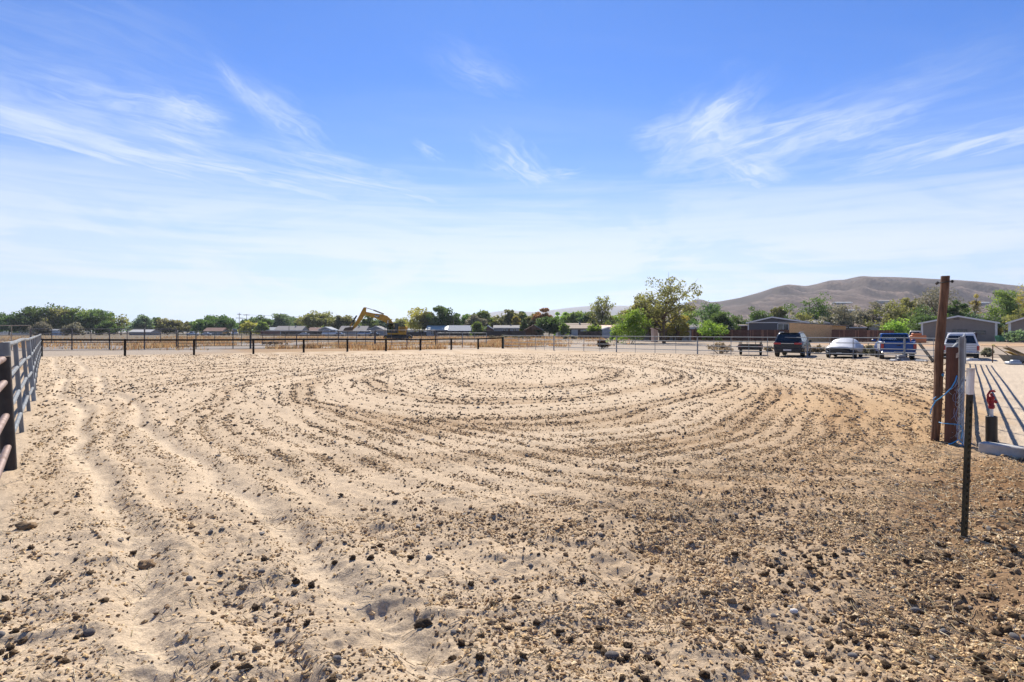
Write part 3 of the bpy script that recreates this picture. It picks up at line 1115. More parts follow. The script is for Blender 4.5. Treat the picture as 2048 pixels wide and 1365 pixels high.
D = 9.77
bx, by_ = gx(1869, D), D
pole = thing('wooden_post', 'tall rough round brown wooden post with a hooked wire staple near its top', 'post', (bx, by_, gh((bx, by_))))
rings_ = []
for k in range(15):
    t = k / 14
    z = -0.2 + t * 2.88
    cx = 0.165 * max(z, 0) / 2.66 + 0.012 * math.sin(z * 3.1)
    r0 = 0.064 - 0.002 * t
    rings_.append([((r0 + 0.009 * (vnoise(j * 0.9 + 3, z * 2.2, 5) - 0.5) * 2) * math.cos(2 * PI * j / 16) + cx,
                    (r0 + 0.009 * (vnoise(j * 0.9, z * 2.2 + 9, 6) - 0.5) * 2) * math.sin(2 * PI * j / 16), z) for j in range(16)])
MB().loft(rings_).build('shaft', M_['pole_wood'], pole, smooth=True)
zt = 2.58
MB().tube([(0.03, -0.0, zt - 0.02), (0.16, -0.09, zt), (0.30, -0.02, zt + 0.01)], 0.008, 6).tube([(0.25, -0.05, zt - 0.015), (0.255, -0.05, zt + 0.03)], 0.016, 6).tube([(0.03, 0, zt - 0.03), (0.06, 0, zt)], 0.02, 6).build('staple', M_['steel_dark'], pole)

D = 9.55
bx = gx(1900.5, D)
sp = thing('stained_post', 'thick square red-brown stained gate post beside the tall round one, pale patch near its top', 'post', (bx, D, gh((bx, D))))
Mx = Matrix.Shear('XY', 4, (0.0, 0.0))
Ms = Matrix(((1, 0, 0.022, 0), (0, 1, 0, 0), (0, 0, 1, 0), (0, 0, 0, 1)))
MB().bbox(-0.066, 0.066, -0.060, 0.060, -0.2, 1.535, 0.014, Ms).build('shaft', M_['stained'], sp)
pr = [(0.045, 1.36), (0.092, 1.375), (0.096, 1.43), (0.08, 1.45), (0.045, 1.43)]
MB().prism(pr, 'y', -0.0635, -0.0605, None).build('paint_patch', mat('pale_chalk', (0.42, 0.37, 0.31), 0.9, 0, 0.3, 30), sp)
D2 = 9.85
bx2 = gx(1917, D2)
tp = thing('stained_board', 'narrow red-brown stained upright board just behind the thick square post', 'board', (bx2, D2, gh((bx2, D2))))
MB().bbox(-0.03, 0.03, -0.03, 0.03, -0.1, 1.50, 0.008, Ms).build('board', M_['stained'], tp)
hg = thing('gate_hinge', 'pale galvanised hinge fitting on top of the red-brown posts', 'hinge', (bx2 - 0.03, D2, 1.50))
MB().tube([(-0.10, -0.05, 0.02), (0.0, -0.02, 0.085), (0.06, 0, 0.10)], [0.03, 0.042, 0.035], 10).build('barrel', M_['galv_rail'], hg, smooth=True)
MB().tube([(-0.17, -0.05, 0.0), (-0.10, -0.05, 0.03)], 0.014, 8).build('pin', M_['galv'], hg, smooth=True)
MB().tube([(0.03, 0, 0.0), (0.045, 0, 0.16)], 0.035, 10).build('collar', M_['galv_rail'], hg, smooth=True)

# tangle of fence wire hung on the end of the panels
wm = MB()
r_ = random.Random(4)
for k in range(34):
    z = 0.1 + 0.95 * r_.random()
    c = Vector((gx(1921, 9.4) + r_.uniform(-0.05, 0.05), 9.4 + r_.uniform(-0.12, 0.15), z))
    pts = []
    R_ = r_.uniform(0.04, 0.12)
    p0 = r_.uniform(0, 6.28)
    tilt = r_.uniform(0.5, 1.4)
    for j in range(9):
        an = p0 + j * r_.uniform(0.5, 0.8)
        pts.append(c + Vector((R_ * math.cos(an) * 0.6, R_ * math.sin(an) * 0.5, R_ * math.sin(an + tilt) * 1.2)))
    wm.tube(pts, 0.0028, 4)
o = wm.build('wire_tangle', mat('bright_wire', (0.50, 0.52, 0.52), 0.3, 0.9, 0.1, 20))
tag(o, 'tangled bundle of shiny fence wire hanging beside the red-brown gate post', 'wire')


def px3(px, py, D):
    return Vector((gx(px, D), D, gz(py, D)))


tw = MB()
tw.tube([px3(1860, 829, 9.64), px3(1864, 815, 9.62), px3(1871, 803, 9.60), px3(1880, 797, 9.50), px3(1890, 789, 9.43), px3(1903, 776, 9.43), px3(1911, 762, 9.43), px3(1914, 748, 9.52)], 0.0085, 6)
tw.tube([px3(1871, 803, 9.60), px3(1866, 798, 9.61), px3(1872, 794, 9.6)], 0.006, 6)
tw.tube([px3(1884, 755, 9.75), px3(1886, 750, 9.7), px3(1883, 746, 9.75)], 0.02, 6)
tw.tube([px3(1897, 889, 9.42), px3(1905, 887, 9.41), px3(1917, 880, 9.38), px3(1924, 886, 9.36), px3(1929, 896, 9.35), px3(1920, 891, 9.36)], 0.009, 6)
tw.tube([px3(1878, 845, 9.6), px3(1885, 847, 9.5), px3(1911, 849, 9.42), px3(1921, 851, 9.4), px3(1925, 862, 9.38), px3(1922, 879, 9.38)], 0.0065, 6)
o = tw.build('twine', mat('blue_twine', (0.055, 0.34, 0.66), 0.6, 0, 0.15, 40))
tag(o, 'bright blue baling twine looped round the two brown posts', 'twine')

# steel T post with a white top
D = 5.13
bx = gx(1930.5, D)
t_ = thing('steel_stake', 'leaning dark steel T-post with a white painted top in the right foreground', 'stake', (bx, D, gh((bx, D))), 0.35)
Ml = Matrix(((1, 0, 0.058, 0), (0, 1, 0, 0), (0, 0, 1, 0), (0, 0, 0, 1)))


def tpost(z0, z1, g=0.0):
    m = MB()
    m.box(-0.024 - g, 0.024 + g, -0.004 - g, 0.004 + g, z0, z1, Ml)
    m.box(-0.005 - g, 0.005 + g, 0.0045 + g, 0.036 + g, z0, z1, Ml)
    return m


m = tpost(-0.15, 1.25)
z = 0.08
while z < 1.2:
    m.box(-0.009, 0.009, -0.014, -0.0045, z, z + 0.022, Ml)
    z += 0.054
m.build('shaft', mat('olive_steel', (0.045, 0.043, 0.026), 0.6, 0.3, 0.35, 12, dirt=(0.10, 0.06, 0.035), dscale=7, bump=0.3), t_)
tpost(1.235, 1.462, 0.0035).build('painted_top', mat('white_paint', (0.78, 0.76, 0.70), 0.6, 0, 0.08, 8, dirt=(0.55, 0.48, 0.38), dscale=6), t_)

# concrete edging, black standpipe and red hydrant
p0, p1 = Vector(gp(1958, 907)), Vector(gp(2048, 920))
d = (p1 - p0).normalized()
cu = thing('concrete_kerb', 'low grey concrete edging slab at the right edge in front of the hydrant', 'kerb', (p0.x, p0.y, 0), math.atan2(d.y, d.x))
MB().bbox(0, 2.6, -0.03, 0.17, -0.05, 0.165, 0.012).build('slab', mat('concrete', (0.42, 0.41, 0.39), 0.85, 0, 0.14, 7, bump=0.5, bscale=60, dirt=(0.33, 0.27, 0.20), dscale=3), cu)
D = 9.75
bx = gx(1983, D)
hy = thing('yard_hydrant', 'red-handled frost-free hydrant on a white pipe rising from a black sleeve', 'hydrant', (bx, D, 0.0))
MB().lathe([(0.080, -0.05), (0.080, 0.425), (0.070, 0.43), (0.068, 0.40)], 20).build('sleeve', mat('black_plastic', (0.016, 0.016, 0.018), 0.35, 0, 0.15, 8), hy, smooth=True)
MB().tube([(0, 0, 0.38), (0, 0, 0.56)], 0.026, 12).build('riser', mat('white_pipe', (0.74, 0.74, 0.72), 0.5, 0, 0.06, 8), hy, smooth=True)
red = mat('red_enamel', (0.30, 0.020, 0.028), 0.6, 0, 0.25, 14, dirt=(0.16, 0.05, 0.04), dscale=16)
m = MB().lathe([(0.032, 0.55), (0.045, 0.565), (0.045, 0.60), (0.034, 0.62), (0.034, 0.70), (0.046, 0.715), (0.046, 0.745), (0.022, 0.765), (0.018, 0.80)], 14)
m.build('head', red, hy, smooth=True)
MB().tube([(0.02, 0, 0.66), (0.065, 0, 0.675), (0.08, 0, 0.645)], [0.026, 0.022, 0.022], 10).build('spout', red, hy, smooth=True)
MB().tube([(-0.035, 0, 0.62), (-0.062, 0, 0.68), (-0.058, 0, 0.78), (-0.02, 0, 0.835), (0.035, 0, 0.84), (0.06, 0, 0.825)], [0.014, 0.016, 0.016, 0.018, 0.018, 0.012], 8).build('handle', red, hy, smooth=True)

D = 22.0
bx = gx(1937, D)
vs = thing('valve_stand', 'small grey metal T-shaped valve on a dark round foot right of the brown posts', 'valve', (bx, D, 0))
MB().lathe([(0.11, -0.02), (0.12, 0.05), (0.09, 0.10), (0.03, 0.13)], 14).build('foot', M_['steel_dark'], vs, smooth=True)
MB().tube([(0, 0, 0.1), (0, 0, 0.36)], 0.025, 8).tube([(-0.12, 0, 0.36), (0.12, 0, 0.36)], 0.022, 8).build('stem', M_['galv_rail'], vs, smooth=True)

# brace, stake and wire by the vehicles
pa, pb = px3(1839, 688, 38.0), px3(1868, 725, 35.2)
o = MB().tube([pa, (pa + pb) / 2, pb], 0.085, 10).build('brace_pole', M_['black'], smooth=True)
tag(o, 'thick black pole leaning diagonally on the panel fence behind the blue pickup', 'pole')
D = 35.0
bx = gx(1985, D)
rs = thing('rusty_stake', 'thin rusty steel stake with a yellow ribbon, right of the white vehicle', 'stake', (bx, D, 0))
MB().bar((0, 0, -0.05), (0.02, 0, 1.05), 0.05, 0.03).build('shaft', mat('rust', (0.12, 0.065, 0.04), 0.8, 0.2, 0.3, 8), rs)
MB().tube([(-0.06, -0.03, 1.02), (0.05, -0.035, 1.05), (0.12, -0.03, 0.98), (0.10, -0.03, 0.88)], [0.025, 0.03, 0.035, 0.01], 6).build('ribbon', mat('yellow_ribbon', (0.72, 0.66, 0.16), 0.7), rs)
for py, lab in ((692.5, 'upper sagging wire stretched right from the white vehicle past the rusty stake'), (709.0, 'lower sagging wire stretched right from the white vehicle past the rusty stake')):
    o = MB().tube([px3(1962, py - 0.6, 35.0), px3(1985, py, 35.0), px3(2020, py + 2.2, 35.2), px3(2075, py + 0.6, 35.5)], 0.011, 5).build('fence_wire', M_['steel_dark'])
    tag(o, lab, 'wire')

# hand cart with boards
D = 34.0
wb = thing('wheelbarrow', 'dark grey wheelbarrow tub tipped back with its handles in the air at the right edge', 'wheelbarrow', (gx(2026, D), D, 0), 0.25)
tub = mat('grey_tub', (0.105, 0.115, 0.125), 0.5, 0.1, 0.2, 6)
r0 = [(-0.60, -0.38, 0.50), (0.62, -0.38, 0.42), (0.62, 0.38, 0.42), (-0.60, 0.38, 0.50)]
r1 = [(-0.36, -0.25, 0.12), (0.40, -0.25, 0.10), (0.40, 0.25, 0.10), (-0.36, 0.25, 0.12)]
r2 = [(-0.56, -0.34, 0.48), (0.58, -0.34, 0.40), (0.58, 0.34, 0.40), (-0.56, 0.34, 0.48)]
r3 = [(-0.34, -0.22, 0.16), (0.38, -0.22, 0.14), (0.38, 0.22, 0.14), (-0.34, 0.22, 0.16)]
MB().loft([r1, r0, r2, r3]).build('tub', tub, wb)
for s in (-0.3, 0.3):
    MB().tube([(0.50, s, 0.22), (-0.2, s, 0.62), (-0.95, s * 1.1, 1.02)], 0.022, 8).build('handle', M_['rust_pipe'], wb, smooth=True)
MB().lathe([(0.10, -0.05), (0.19, -0.05), (0.20, 0.0), (0.19, 0.05), (0.10, 0.05)], 16, Matrix.Translation((0.72, 0, 0.2)) @ Matrix.Rotation(PI / 2, 4, 'X')).build('wheel', M_['black'], wb, smooth=True)
for s in (-0.22, 0.22):
    MB().tube([(-0.25, s, 0.12), (-0.30, s, -0.02)], 0.02, 6).build('leg', M_['rust_pipe'], wb)
bd = thing('plank', 'yellow painted plank propped across the wheelbarrow tub', 'plank', (gx(2022, D), D - 0.15, 0.52), 0.25)
MB().bar((-0.45, 0, 0.17), (0.55, 0, -0.16), 0.28, 0.03).build('board', mat('yellow_board', (0.55, 0.34, 0.06), 0.6, 0, 0.2, 5), bd)
bd = thing('plank', 'dark brown plank lying behind the yellow one on the wheelbarrow', 'plank', (gx(2036, D), D + 0.22, 0.62), 0.25)
MB().bar((-0.62, 0, 0.27), (0.75, 0, -0.20), 0.40, 0.035).build('board', mat('brown_board', (0.15, 0.115, 0.05), 0.7, 0, 0.25, 5), bd)
bx = gx(2024, 33.2)
o = MB().bbox(-0.30, 0.42, -0.2, 0.2, -0.02, 0.16, 0.05).bbox(-0.05, 0.36, -0.14, 0.12, 0.165, 0.24, 0.03).build('crate', mat('pale_blue_plastic', (0.40, 0.46, 0.52), 0.5), None, (bx, 33.2, 0))
tag(o, 'pale blue plastic crate on the ground in front of the wheelbarrow', 'crate')
# ------------------------------------------------------------------ hills
def prof(pts, px):
    xs, ys = zip(*pts)
    return np.interp(px, xs, ys)


HILL = [(900, 664), (1200, 652), (1290, 638), (1340, 622), (1375, 606), (1392, 598.5), (1405, 600), (1420, 605), (1440, 603.5), (1480, 596), (1520, 585), (1550, 575),
        (1575, 569.5), (1592, 571), (1612, 573), (1632, 569), (1660, 561.5), (1690, 560), (1705, 556), (1724, 552.5), (1745, 554), (1800, 555),
        (1860, 558), (1920, 561), (1980, 566), (2048, 573), (2150, 585), (2300, 600), (2600, 620), (3200, 640), (4200, 664)]
FAR = [(-2500, 664), (-600, 661), (0, 659), (600, 656), (780, 648), (860, 640), (930, 631), (965, 628), (1000, 622.5), (1020, 621), (1045, 623), (1070, 625.5), (1100, 621),
       (1135, 616.5), (1165, 613.5), (1200, 611.5), (1250, 612.5), (1290, 613), (1330, 618), (1380, 612), (1500, 610), (1700, 605), (2048, 600), (2600, 610), (3600, 640), (5000, 660)]


def hill_height(px, D, pts, d0, dr, d1, seed, rel):
    zr = (HY - prof(pts, px)) * dr / K + CH
    x = (px - 1024) / K * D
    t = np.where(D < dr, (D - d0) / (dr - d0), (d1 - D) / (d1 - dr))
    t = np.clip(t, 0, 1)
    s = 0.42 * t + 0.58 * sstep(0, 1, t) ** 1.1
    z = zr * s
    # spurs and gullies running down towards the viewer, leaning left
    u = x / rel + (D - d0) / rel * 0.55
    g = 1 - np.abs(2 * fbm(u * 1.0, D / rel * 0.28, seed, 4) - 1)
    g2 = 1 - np.abs(2 * fbm(u * 3.1 + 5, D / rel * 0.9, seed + 5, 3) - 1)
    env = np.clip(t * (1 - t) * 4, 0, 1) * (D < dr) + 0.15
    z = z + zr * env * (0.62 * (g - 0.62) + 0.18 * (g2 - 0.6)) * np.clip(1.15 - t, 0.04, 1)
    if pts is HILL:
        for pa, pb_, w, am in ((1580, 1400, 26, .10), (1655, 1490, 22, .07), (1724, 1480, 30, .12), (1762, 1590, 22, .08), (1850, 1690, 34, .11), (1945, 1790, 30, .09), (2050, 1880, 40, .10), (1400, 1330, 16, .08)):
            lp = pb_ + (pa - pb_) * np.clip((t - 0.15) / 0.85, 0, 1) ** 0.8
            z = z + zr * 0.55 * am * np.clip((0.93 - t) * 2.2, 0, 1) * np.clip(t * 3, 0, 1) * np.exp(-np.abs(px - lp) / w) * (D < dr)
    lim = CH + (HY - prof(pts, px)) * D / K
    z = np.where(D < dr, np.minimum(z, lim - 0.012 * (1 - t) * zr), z)
    return np.maximum(z, -3.0)


def hill(name, pts, p0, p1, npx, d0, dr, d1, nd, seed, rel, m):
    px = np.linspace(p0, p1, npx)
    D = np.concatenate([np.linspace(d0, dr, nd), np.linspace(dr, d1, nd // 3)[1:]])
    Pg, Dg = np.meshgrid(px, D, indexing='xy')
    Zh = hill_height(Pg, Dg, pts, d0, dr, d1, seed, rel)
    V = np.stack([(Pg - 1024) / K * Dg, Dg, Zh], -1).reshape(-1, 3)
    n, k = Pg.shape
    i, j = np.meshgrid(np.arange(n - 1), np.arange(k - 1), indexing='ij')
    F = np.stack([i * k + j, i * k + j + 1, (i + 1) * k + j + 1, (i + 1) * k + j], -1).reshape(-1, 4)
    me = mesh_np(name, V, F, (m,), smooth=True)
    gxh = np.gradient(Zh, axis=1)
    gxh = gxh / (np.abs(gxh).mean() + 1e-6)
    br = sstep(-0.8, 0.8, gxh + 1.6 * (fbm(Pg / 90.0, Dg / 260.0, seed + 9, 4) - 0.5)) * 0.65 + 0.35 * sstep(0.15, 0.8, (Dg - d0) / (dr - d0))  # brush cover, plus shading of the spur sides put into the colour
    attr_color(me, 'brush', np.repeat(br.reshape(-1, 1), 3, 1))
    return tag(link(name, me), kind='structure')


def hill_mat(name, a, b_, bush, sc):
    m, N, b = new_mat(name)
    tcn = N.n('ShaderNodeTexCoord')
    v = tcn.outputs['Object']
    f = N.noise(N.vm('MULTIPLY', v, (1, 0.5, 1)), 0.006 * sc, 5, 0.6, 0.5)
    at = N.n('ShaderNodeAttribute')
    at.attribute_name = 'brush'
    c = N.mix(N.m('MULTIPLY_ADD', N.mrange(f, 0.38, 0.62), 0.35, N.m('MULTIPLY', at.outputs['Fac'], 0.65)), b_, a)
    g = N.noise(N.vm('MULTIPLY', v, (1, 0.22, 1)), 0.075 * sc, 3, 0.75)
    c = N.mix(N.mrange(g, 0.46, 0.60, 0, 0.85), c, bush)
    N.put(b.inputs['Base Color'], c)
    b.inputs['Roughness'].default_value = 0.95
    b.inputs['Specular IOR Level'].default_value = 0.05
    return m


HD = (950.0, 2700.0, 4200.0)
FD = (4200.0, 7500.0, 9000.0)
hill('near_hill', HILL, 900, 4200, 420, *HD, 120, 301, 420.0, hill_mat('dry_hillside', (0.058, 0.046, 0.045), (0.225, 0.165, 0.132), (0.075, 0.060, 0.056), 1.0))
hill('far_hills', FAR, -2500, 5000, 420, *FD, 60, 311, 1300.0, hill_mat('far_hillside', (0.16, 0.135, 0.125), (0.22, 0.18, 0.15), (0.10, 0.09, 0.085), 0.4))


def on_hill(px, py):
    D = np.linspace(HD[0] + 5, HD[1], 1500)
    zz = hill_height(np.full_like(D, px), D, HILL, *HD, 301, 420.0)
    los = CH + (HY - py) * D / K
    w = np.where(zz >= los)[0]
    i = w[0] if len(w) else 400
    return (px - 1024) / K * D[i], float(D[i]), float(zz[i])


# ------------------------------------------------------------------ trees
rt = np.random.default_rng(3)


def leaf_cloud(centres, rads, per, ls, tint_c, r):
    n = len(centres)
    idx = np.repeat(np.arange(n), per)
    d = r.standard_normal((len(idx), 3))
    d /= np.linalg.norm(d, axis=1)[:, None] + 1e-9
    rad = r.uniform(0, 1, len(idx)) ** 0.45
    P = centres[idx] + d * (rads[idx] * rad)[:, None] * np.array((1, 1, 0.72))
    a = r.standard_normal((len(idx), 3))
    a /= np.linalg.norm(a, axis=1)[:, None]
    b = np.cross(a, r.standard_normal((len(idx), 3)))
    b /= np.linalg.norm(b, axis=1)[:, None] + 1e-9
    s = ls * r.uniform(0.6, 1.35, len(idx))[:, None]
    A, B = a * s, b * s * 0.62
    V = np.stack([P - A, P - B * 0.9 + A * 0.1, P + A, P + B], 1).reshape(-1, 3)
    F = np.arange(len(V)).reshape(-1, 4)
    t = np.clip(tint_c[idx] + r.normal(0, 0.16, len(idx)), 0, 1)
    return V, F, np.repeat(t, 4)


def tree_parts(seed, H, Wd, style, ls, dens):
    """trunk MB, crown arrays; height H and crown width Wd in metres"""
    r = np.random.default_rng(seed)
    P = dict(round=(0.05, 54, 0.19, 0.5), spread=(0.30, 48, 0.17, 0.55), column=(0.06, 34, 0.24, 0.5), bush=(0.0, 34, 0.20, 0.5),
             sparse=(0.10, 84, 0.10, 0.70), olive=(0.06, 60, 0.145, 0.60), pine=(0.06, 60, 0.14, 0.5), spiky=(0.05, 52, 0.15, 0.6))[style]
    cb, nc, cr, shell = P
    zc, rz = H * (1 + cb) / 2, H * (1 - cb) / 2
    rx = Wd / 2
    d = r.standard_normal((nc, 3))
    d /= np.linalg.norm(d, axis=1)[:, None]
    d[:, 2] = np.where(d[:, 2] < -0.80, -d[:, 2], d[:, 2])
    q = r.uniform(0.15, 1, nc) ** shell
    lob = 1 + 0.30 * np.sin(np.arctan2(d[:, 1], d[:, 0]) * 3 + r.uniform(0, 6)) * (1 - np.abs(d[:, 2])) + 0.16 * r.standard_normal(nc)
    C = d * (q * lob)[:, None]
    if style in ('pine',):
        C[:, :2] *= np.clip(1.15 - 0.75 * (C[:, 2:3] * 0.5 + 0.5), 0.2, 1.2)
    if style == 'column':
        C[:, :2] *= 0.62
    if style == 'spread':
        C[:, 2] = np.abs(C[:, 2]) * 1.0 - 0.12
        zc, rz = H * 0.52, H * 0.48
    C = C * np.array((rx * (1.06 - cr * 0.6), rx * (1.06 - cr * 0.6), rz * (1.04 - cr * 0.7))) + np.array((0, 0, zc))
    C[:, 2] = np.clip(C[:, 2], 0.06 * H, H)
    rads = cr * Wd * r.uniform(0.65, 1.3, nc) * (0.8 if style == 'column' else 1)
    rads = np.minimum(rads, 0.30 * H)
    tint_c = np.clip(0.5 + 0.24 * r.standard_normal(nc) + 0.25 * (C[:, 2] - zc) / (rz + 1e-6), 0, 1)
    per = max(6, int(dens / nc))
    V, F, t = leaf_cloud(C, rads, per, ls, tint_c, r)
    # trunk and limbs
    mb = MB()
    tr = max(0.05, 0.022 * H) if style != 'bush' else 0.03
    top = H * (0.55 if style not in ('pine', 'column', 'spiky') else 0.88)
    lx, ly = r.uniform(-0.04, 0.04, 2) * H
    stem = [Vector((0, 0, -0.3)), Vector((lx * 0.3, ly * 0.3, top * 0.3)), Vector((lx * 0.6, ly * 0.6, top * 0.65)), Vector((lx, ly, top))]
    if style == 'bush':
        for k in range(5):
            c = C[r.integers(0, nc)]
            mb.tube([(0.1 * c[0], 0.1 * c[1], -0.1), (0.6 * c[0], 0.6 * c[1], 0.5 * c[2]), tuple(c)], [tr * 1.3, tr, tr * 0.4], 4)
    else:
        mb.tube(stem, [tr * 1.5, tr, tr * 0.8, tr * 0.3], 7)
        nl = {'sparse': 22, 'olive': 18, 'spread': 14}.get(style, 10)
        for k in r.choice(nc, min(nl, nc), replace=False):
            c = Vector(C[k])
            f0 = r.uniform(0.25, 0.8)
            s0 = stem[1].lerp(stem[3], f0) if f0 > 0.33 else stem[1]
            if s0.z > c.z:
                s0 = stem[1]
            mid = s0.lerp(c, 0.5) + Vector((r.uniform(-.05, .05) * Wd, r.uniform(-.05, .05) * Wd, r.uniform(0, 0.06) * H))
            mb.tube([s0, mid, c], [tr * 0.55, tr * 0.36, tr * 0.12], 5)
            if style in ('sparse', 'olive'):
                for _ in range(3):
                    e = c + Vector((r.normal(0, .09) * Wd, r.normal(0, .09) * Wd, abs(r.normal(0.03, .05)) * H))
                    mb.tube([mid.lerp(c, r.uniform(.3, 1)), e], [tr * 0.16, tr * 0.05], 4)
    return mb, V, F, t


bark = wood_mat('bark', (0.17, 0.125, 0.09), (0.07, 0.052, 0.04), (9, 9, 1.5), 0.9)
LEAF = {
    'dark': leaf_mat('dark_leaves', (0.061, 0.109, 0.048), (0.131, 0.192, 0.075)),
    'mid': leaf_mat('green_leaves', (0.109, 0.170, 0.056), (0.251, 0.317, 0.104)),
    'olive': leaf_mat('olive_leaves', (0.126, 0.131, 0.060), (0.277, 0.260, 0.121)),
    'yellow': leaf_mat('yellowing_leaves', (0.218, 0.210, 0.067), (0.454, 0.378, 0.109)),
    'bright': leaf_mat('bright_leaves', (0.118, 0.210, 0.043), (0.286, 0.395, 0.084)),
    'sage': leaf_mat('sage_leaves', (0.165, 0.170, 0.115), (0.310, 0.300, 0.200), True),
    'blue': leaf_mat('blue_green_leaves', (0.087, 0.143, 0.100), (0.208, 0.273, 0.179)),
    'rust': leaf_mat('russet_leaves', (0.269, 0.160, 0.059), (0.504, 0.311, 0.109), True),
    'dry': leaf_mat('dry_twigs', (0.21, 0.165, 0.105), (0.38, 0.31, 0.205), True),
    'brown': leaf_mat('dark_dry_twigs', (0.055, 0.034, 0.022), (0.13, 0.08, 0.05), True),
}
tcount = [0]


def tree(px, top, wpx, D, style, leaf, label, name='tree', cat='tree', group=None, dens=None, ls=None, base=0.0, limb=None):
    tcount[0] += 1
    H = gz(top, D) - base
    Wd = wpx * D / K
    ls = ls or max(0.09, D * 0.0016)
    dens = dens or int(min(7000, max(800, 2.9 * (wpx * (670 - top)))))
    t_ = thing(name, label, cat, (gx(px, D), D, base), 0, group)
    mb, V, F, tt = tree_parts(1000 + tcount[0], H, Wd, style, ls, dens)
    mb.build('trunk' if name == 'tree' else 'stem', limb or bark, t_, smooth=True)
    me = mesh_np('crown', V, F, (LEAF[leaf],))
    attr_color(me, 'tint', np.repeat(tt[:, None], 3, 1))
    link('crown' if name == 'tree' else 'foliage', me, t_)
    return t_


T = tree
T(18, 631, 78, 330, 'round', 'dark', 'dark broad tree at the left edge behind the white picket fence')
T(84, 612, 82, 340, 'round', 'dark', 'tallest dark round tree at far left beside a utility pole')
T(124, 621, 56, 335, 'round', 'olive', 'olive green tree touching the tallest dark one at far left')
T(158, 620, 66, 338, 'round', 'mid', 'round mid green tree left of the twin dark crown at far left')
T(193, 619, 60, 336, 'round', 'dark', 'dark bushy tree right of the round mid green one at far left')
T(218, 630, 34, 345, 'round', 'mid', 'smaller green tree tucked behind the right shoulder of the dark bushy one')
T(85, 646, 34, 300, 'bush', 'sage', 'pale sage coloured shrub at the foot of the tallest dark tree', 'shrub', 'shrub')
T(148, 648, 42, 290, 'bush', 'sage', 'wide pale shrub in front of the round mid green tree', 'shrub', 'shrub')
T(215, 644, 40, 300, 'bush', 'dark', 'low dark rounded bush left of the bare-branched tree', 'shrub', 'shrub')
T(242, 627, 34, 310, 'sparse', 'olive', 'half bare tree with upright twigs left of the grey domed trees', dens=260)
T(285, 635, 40, 350, 'round', 'blue', 'blue grey domed tree right of the half bare one')
T(312, 638, 26, 380, 'spiky', 'dark', 'narrow dark tree between two domed crowns')
T(336, 640, 48, 350, 'round', 'olive', 'olive flat-domed tree above the grey house roof')
T(366, 644, 34, 360, 'sparse', 'olive', 'thin greyish tree left of the large dark dome')
T(388, 646, 30, 380, 'round', 'blue', 'small hazy tree at the left foot of the large dark dome')
T(404, 640, 42, 330, 'round', 'mid', 'green tree forming the left shoulder of the large dark dome')
T(438, 633, 66, 325, 'round', 'dark', 'large dark domed tree above the red-brown roof')
T(492, 641, 36, 420, 'round', 'blue', 'small distant tree behind the two cross-arm poles')
T(500, 645, 44, 300, 'round', 'yellow', 'yellow green tree right of the two cross-arm poles')
T(518, 634, 56, 330, 'round', 'dark', 'dark round tree behind the yellow green one')
T(524, 645, 26, 290, 'round', 'mid', 'short green tree left of the white walled house')
T(564, 632, 50, 330, 'round', 'blue', 'dark blue green tree above the long grey roof')
T(590, 637, 36, 340, 'round', 'dark', 'dark tree above the right end of the long grey roof')
T(612, 636, 40, 360, 'olive', 'olive', 'low olive tree left of the umbrella shaped one')
T(634, 625, 66, 320, 'spread', 'olive', 'umbrella shaped olive tree left of the excavator arm')
T(686, 632, 50, 320, 'round', 'olive', 'olive tree behind the excavator bucket')
T(664, 638, 34, 350, 'round', 'mid', 'green tree filling the gap right of the umbrella shaped one')
T(735, 632, 32, 320, 'spiky', 'mid', 'bushy green tree seen under the excavator boom')
T(760, 638, 44, 330, 'round', 'blue', 'grey green tree seen between the excavator boom and cab')
T(798, 640, 44, 340, 'round', 'olive', 'low olive tree behind the excavator cab')
T(838, 617, 54, 250, 'round', 'yellow', 'yellowing tree right of the excavator', dens=2400)
T(856, 622, 32, 246, 'round', 'olive', 'olive tree joined to the right side of the yellowing one')
T(886, 617, 52, 245, 'round', 'dark', 'tall dark green tree behind the greenish roof')
T(912, 627, 34, 250, 'spiky', 'dark', 'smaller dark tree right of the tall one behind the greenish roof')
T(936, 632, 36, 260, 'round', 'mid', 'small green tree left of the pale domed crown')
T(966, 621, 38, 262, 'round', 'mid', 'upright green tree with a bright top against the blue hills')
T(950, 630, 40, 240, 'round', 'sage', 'pale green domed tree above the lollipop shaped one')
T(955, 644, 28, 205, 'round', 'mid', 'small round lollipop tree in front of the white roofs')
T(1000, 625, 30, 280, 'sparse', 'olive', 'thin grey brown tree left of the blue hill gap', dens=420)
T(1022, 620, 36, 270, 'olive', 'olive', 'loose brownish tree above the mobile home')
T(1041, 623, 26, 272, 'round', 'dark', 'dark small crown right of the loose brownish tree')
T(1032, 632, 24, 240, 'column', 'yellow', 'small pointed yellow green tree behind the mobile home')
T(1048, 640, 20, 205, 'pine', 'dark', 'dark narrow conifer at the right end of the mobile home')
T(1086, 620, 40, 260, 'olive', 'rust', 'russet autumn tree behind the porch gable')
T(1098, 629, 48, 185, 'round', 'dark', 'dense dark green tree in front of the beige roofed white house')
T(1126, 625, 40, 255, 'spiky', 'bright', 'bright green tree behind the ridge of the beige roof')
T(1152, 624, 42, 250, 'round', 'mid', 'mid green tree above the middle of the beige roof')
T(1176, 627, 34, 245, 'round', 'dark', 'dark tree above the right end of the beige roof')
T(1129, 645, 20, 178, 'olive', 'mid', 'thin young tree against the front wall of the white house')
T(1204, 593, 56, 190, 'olive', 'olive', 'tall grey olive tree with a crooked trunk right of the beige roof', dens=2400)
T(1192, 652, 34, 172, 'bush', 'bright', 'bright low bush at the right corner of the white house', 'shrub', 'shrub')
T(1240, 628, 46, 230, 'round', 'bright', 'sunny green tree behind the orange roof')
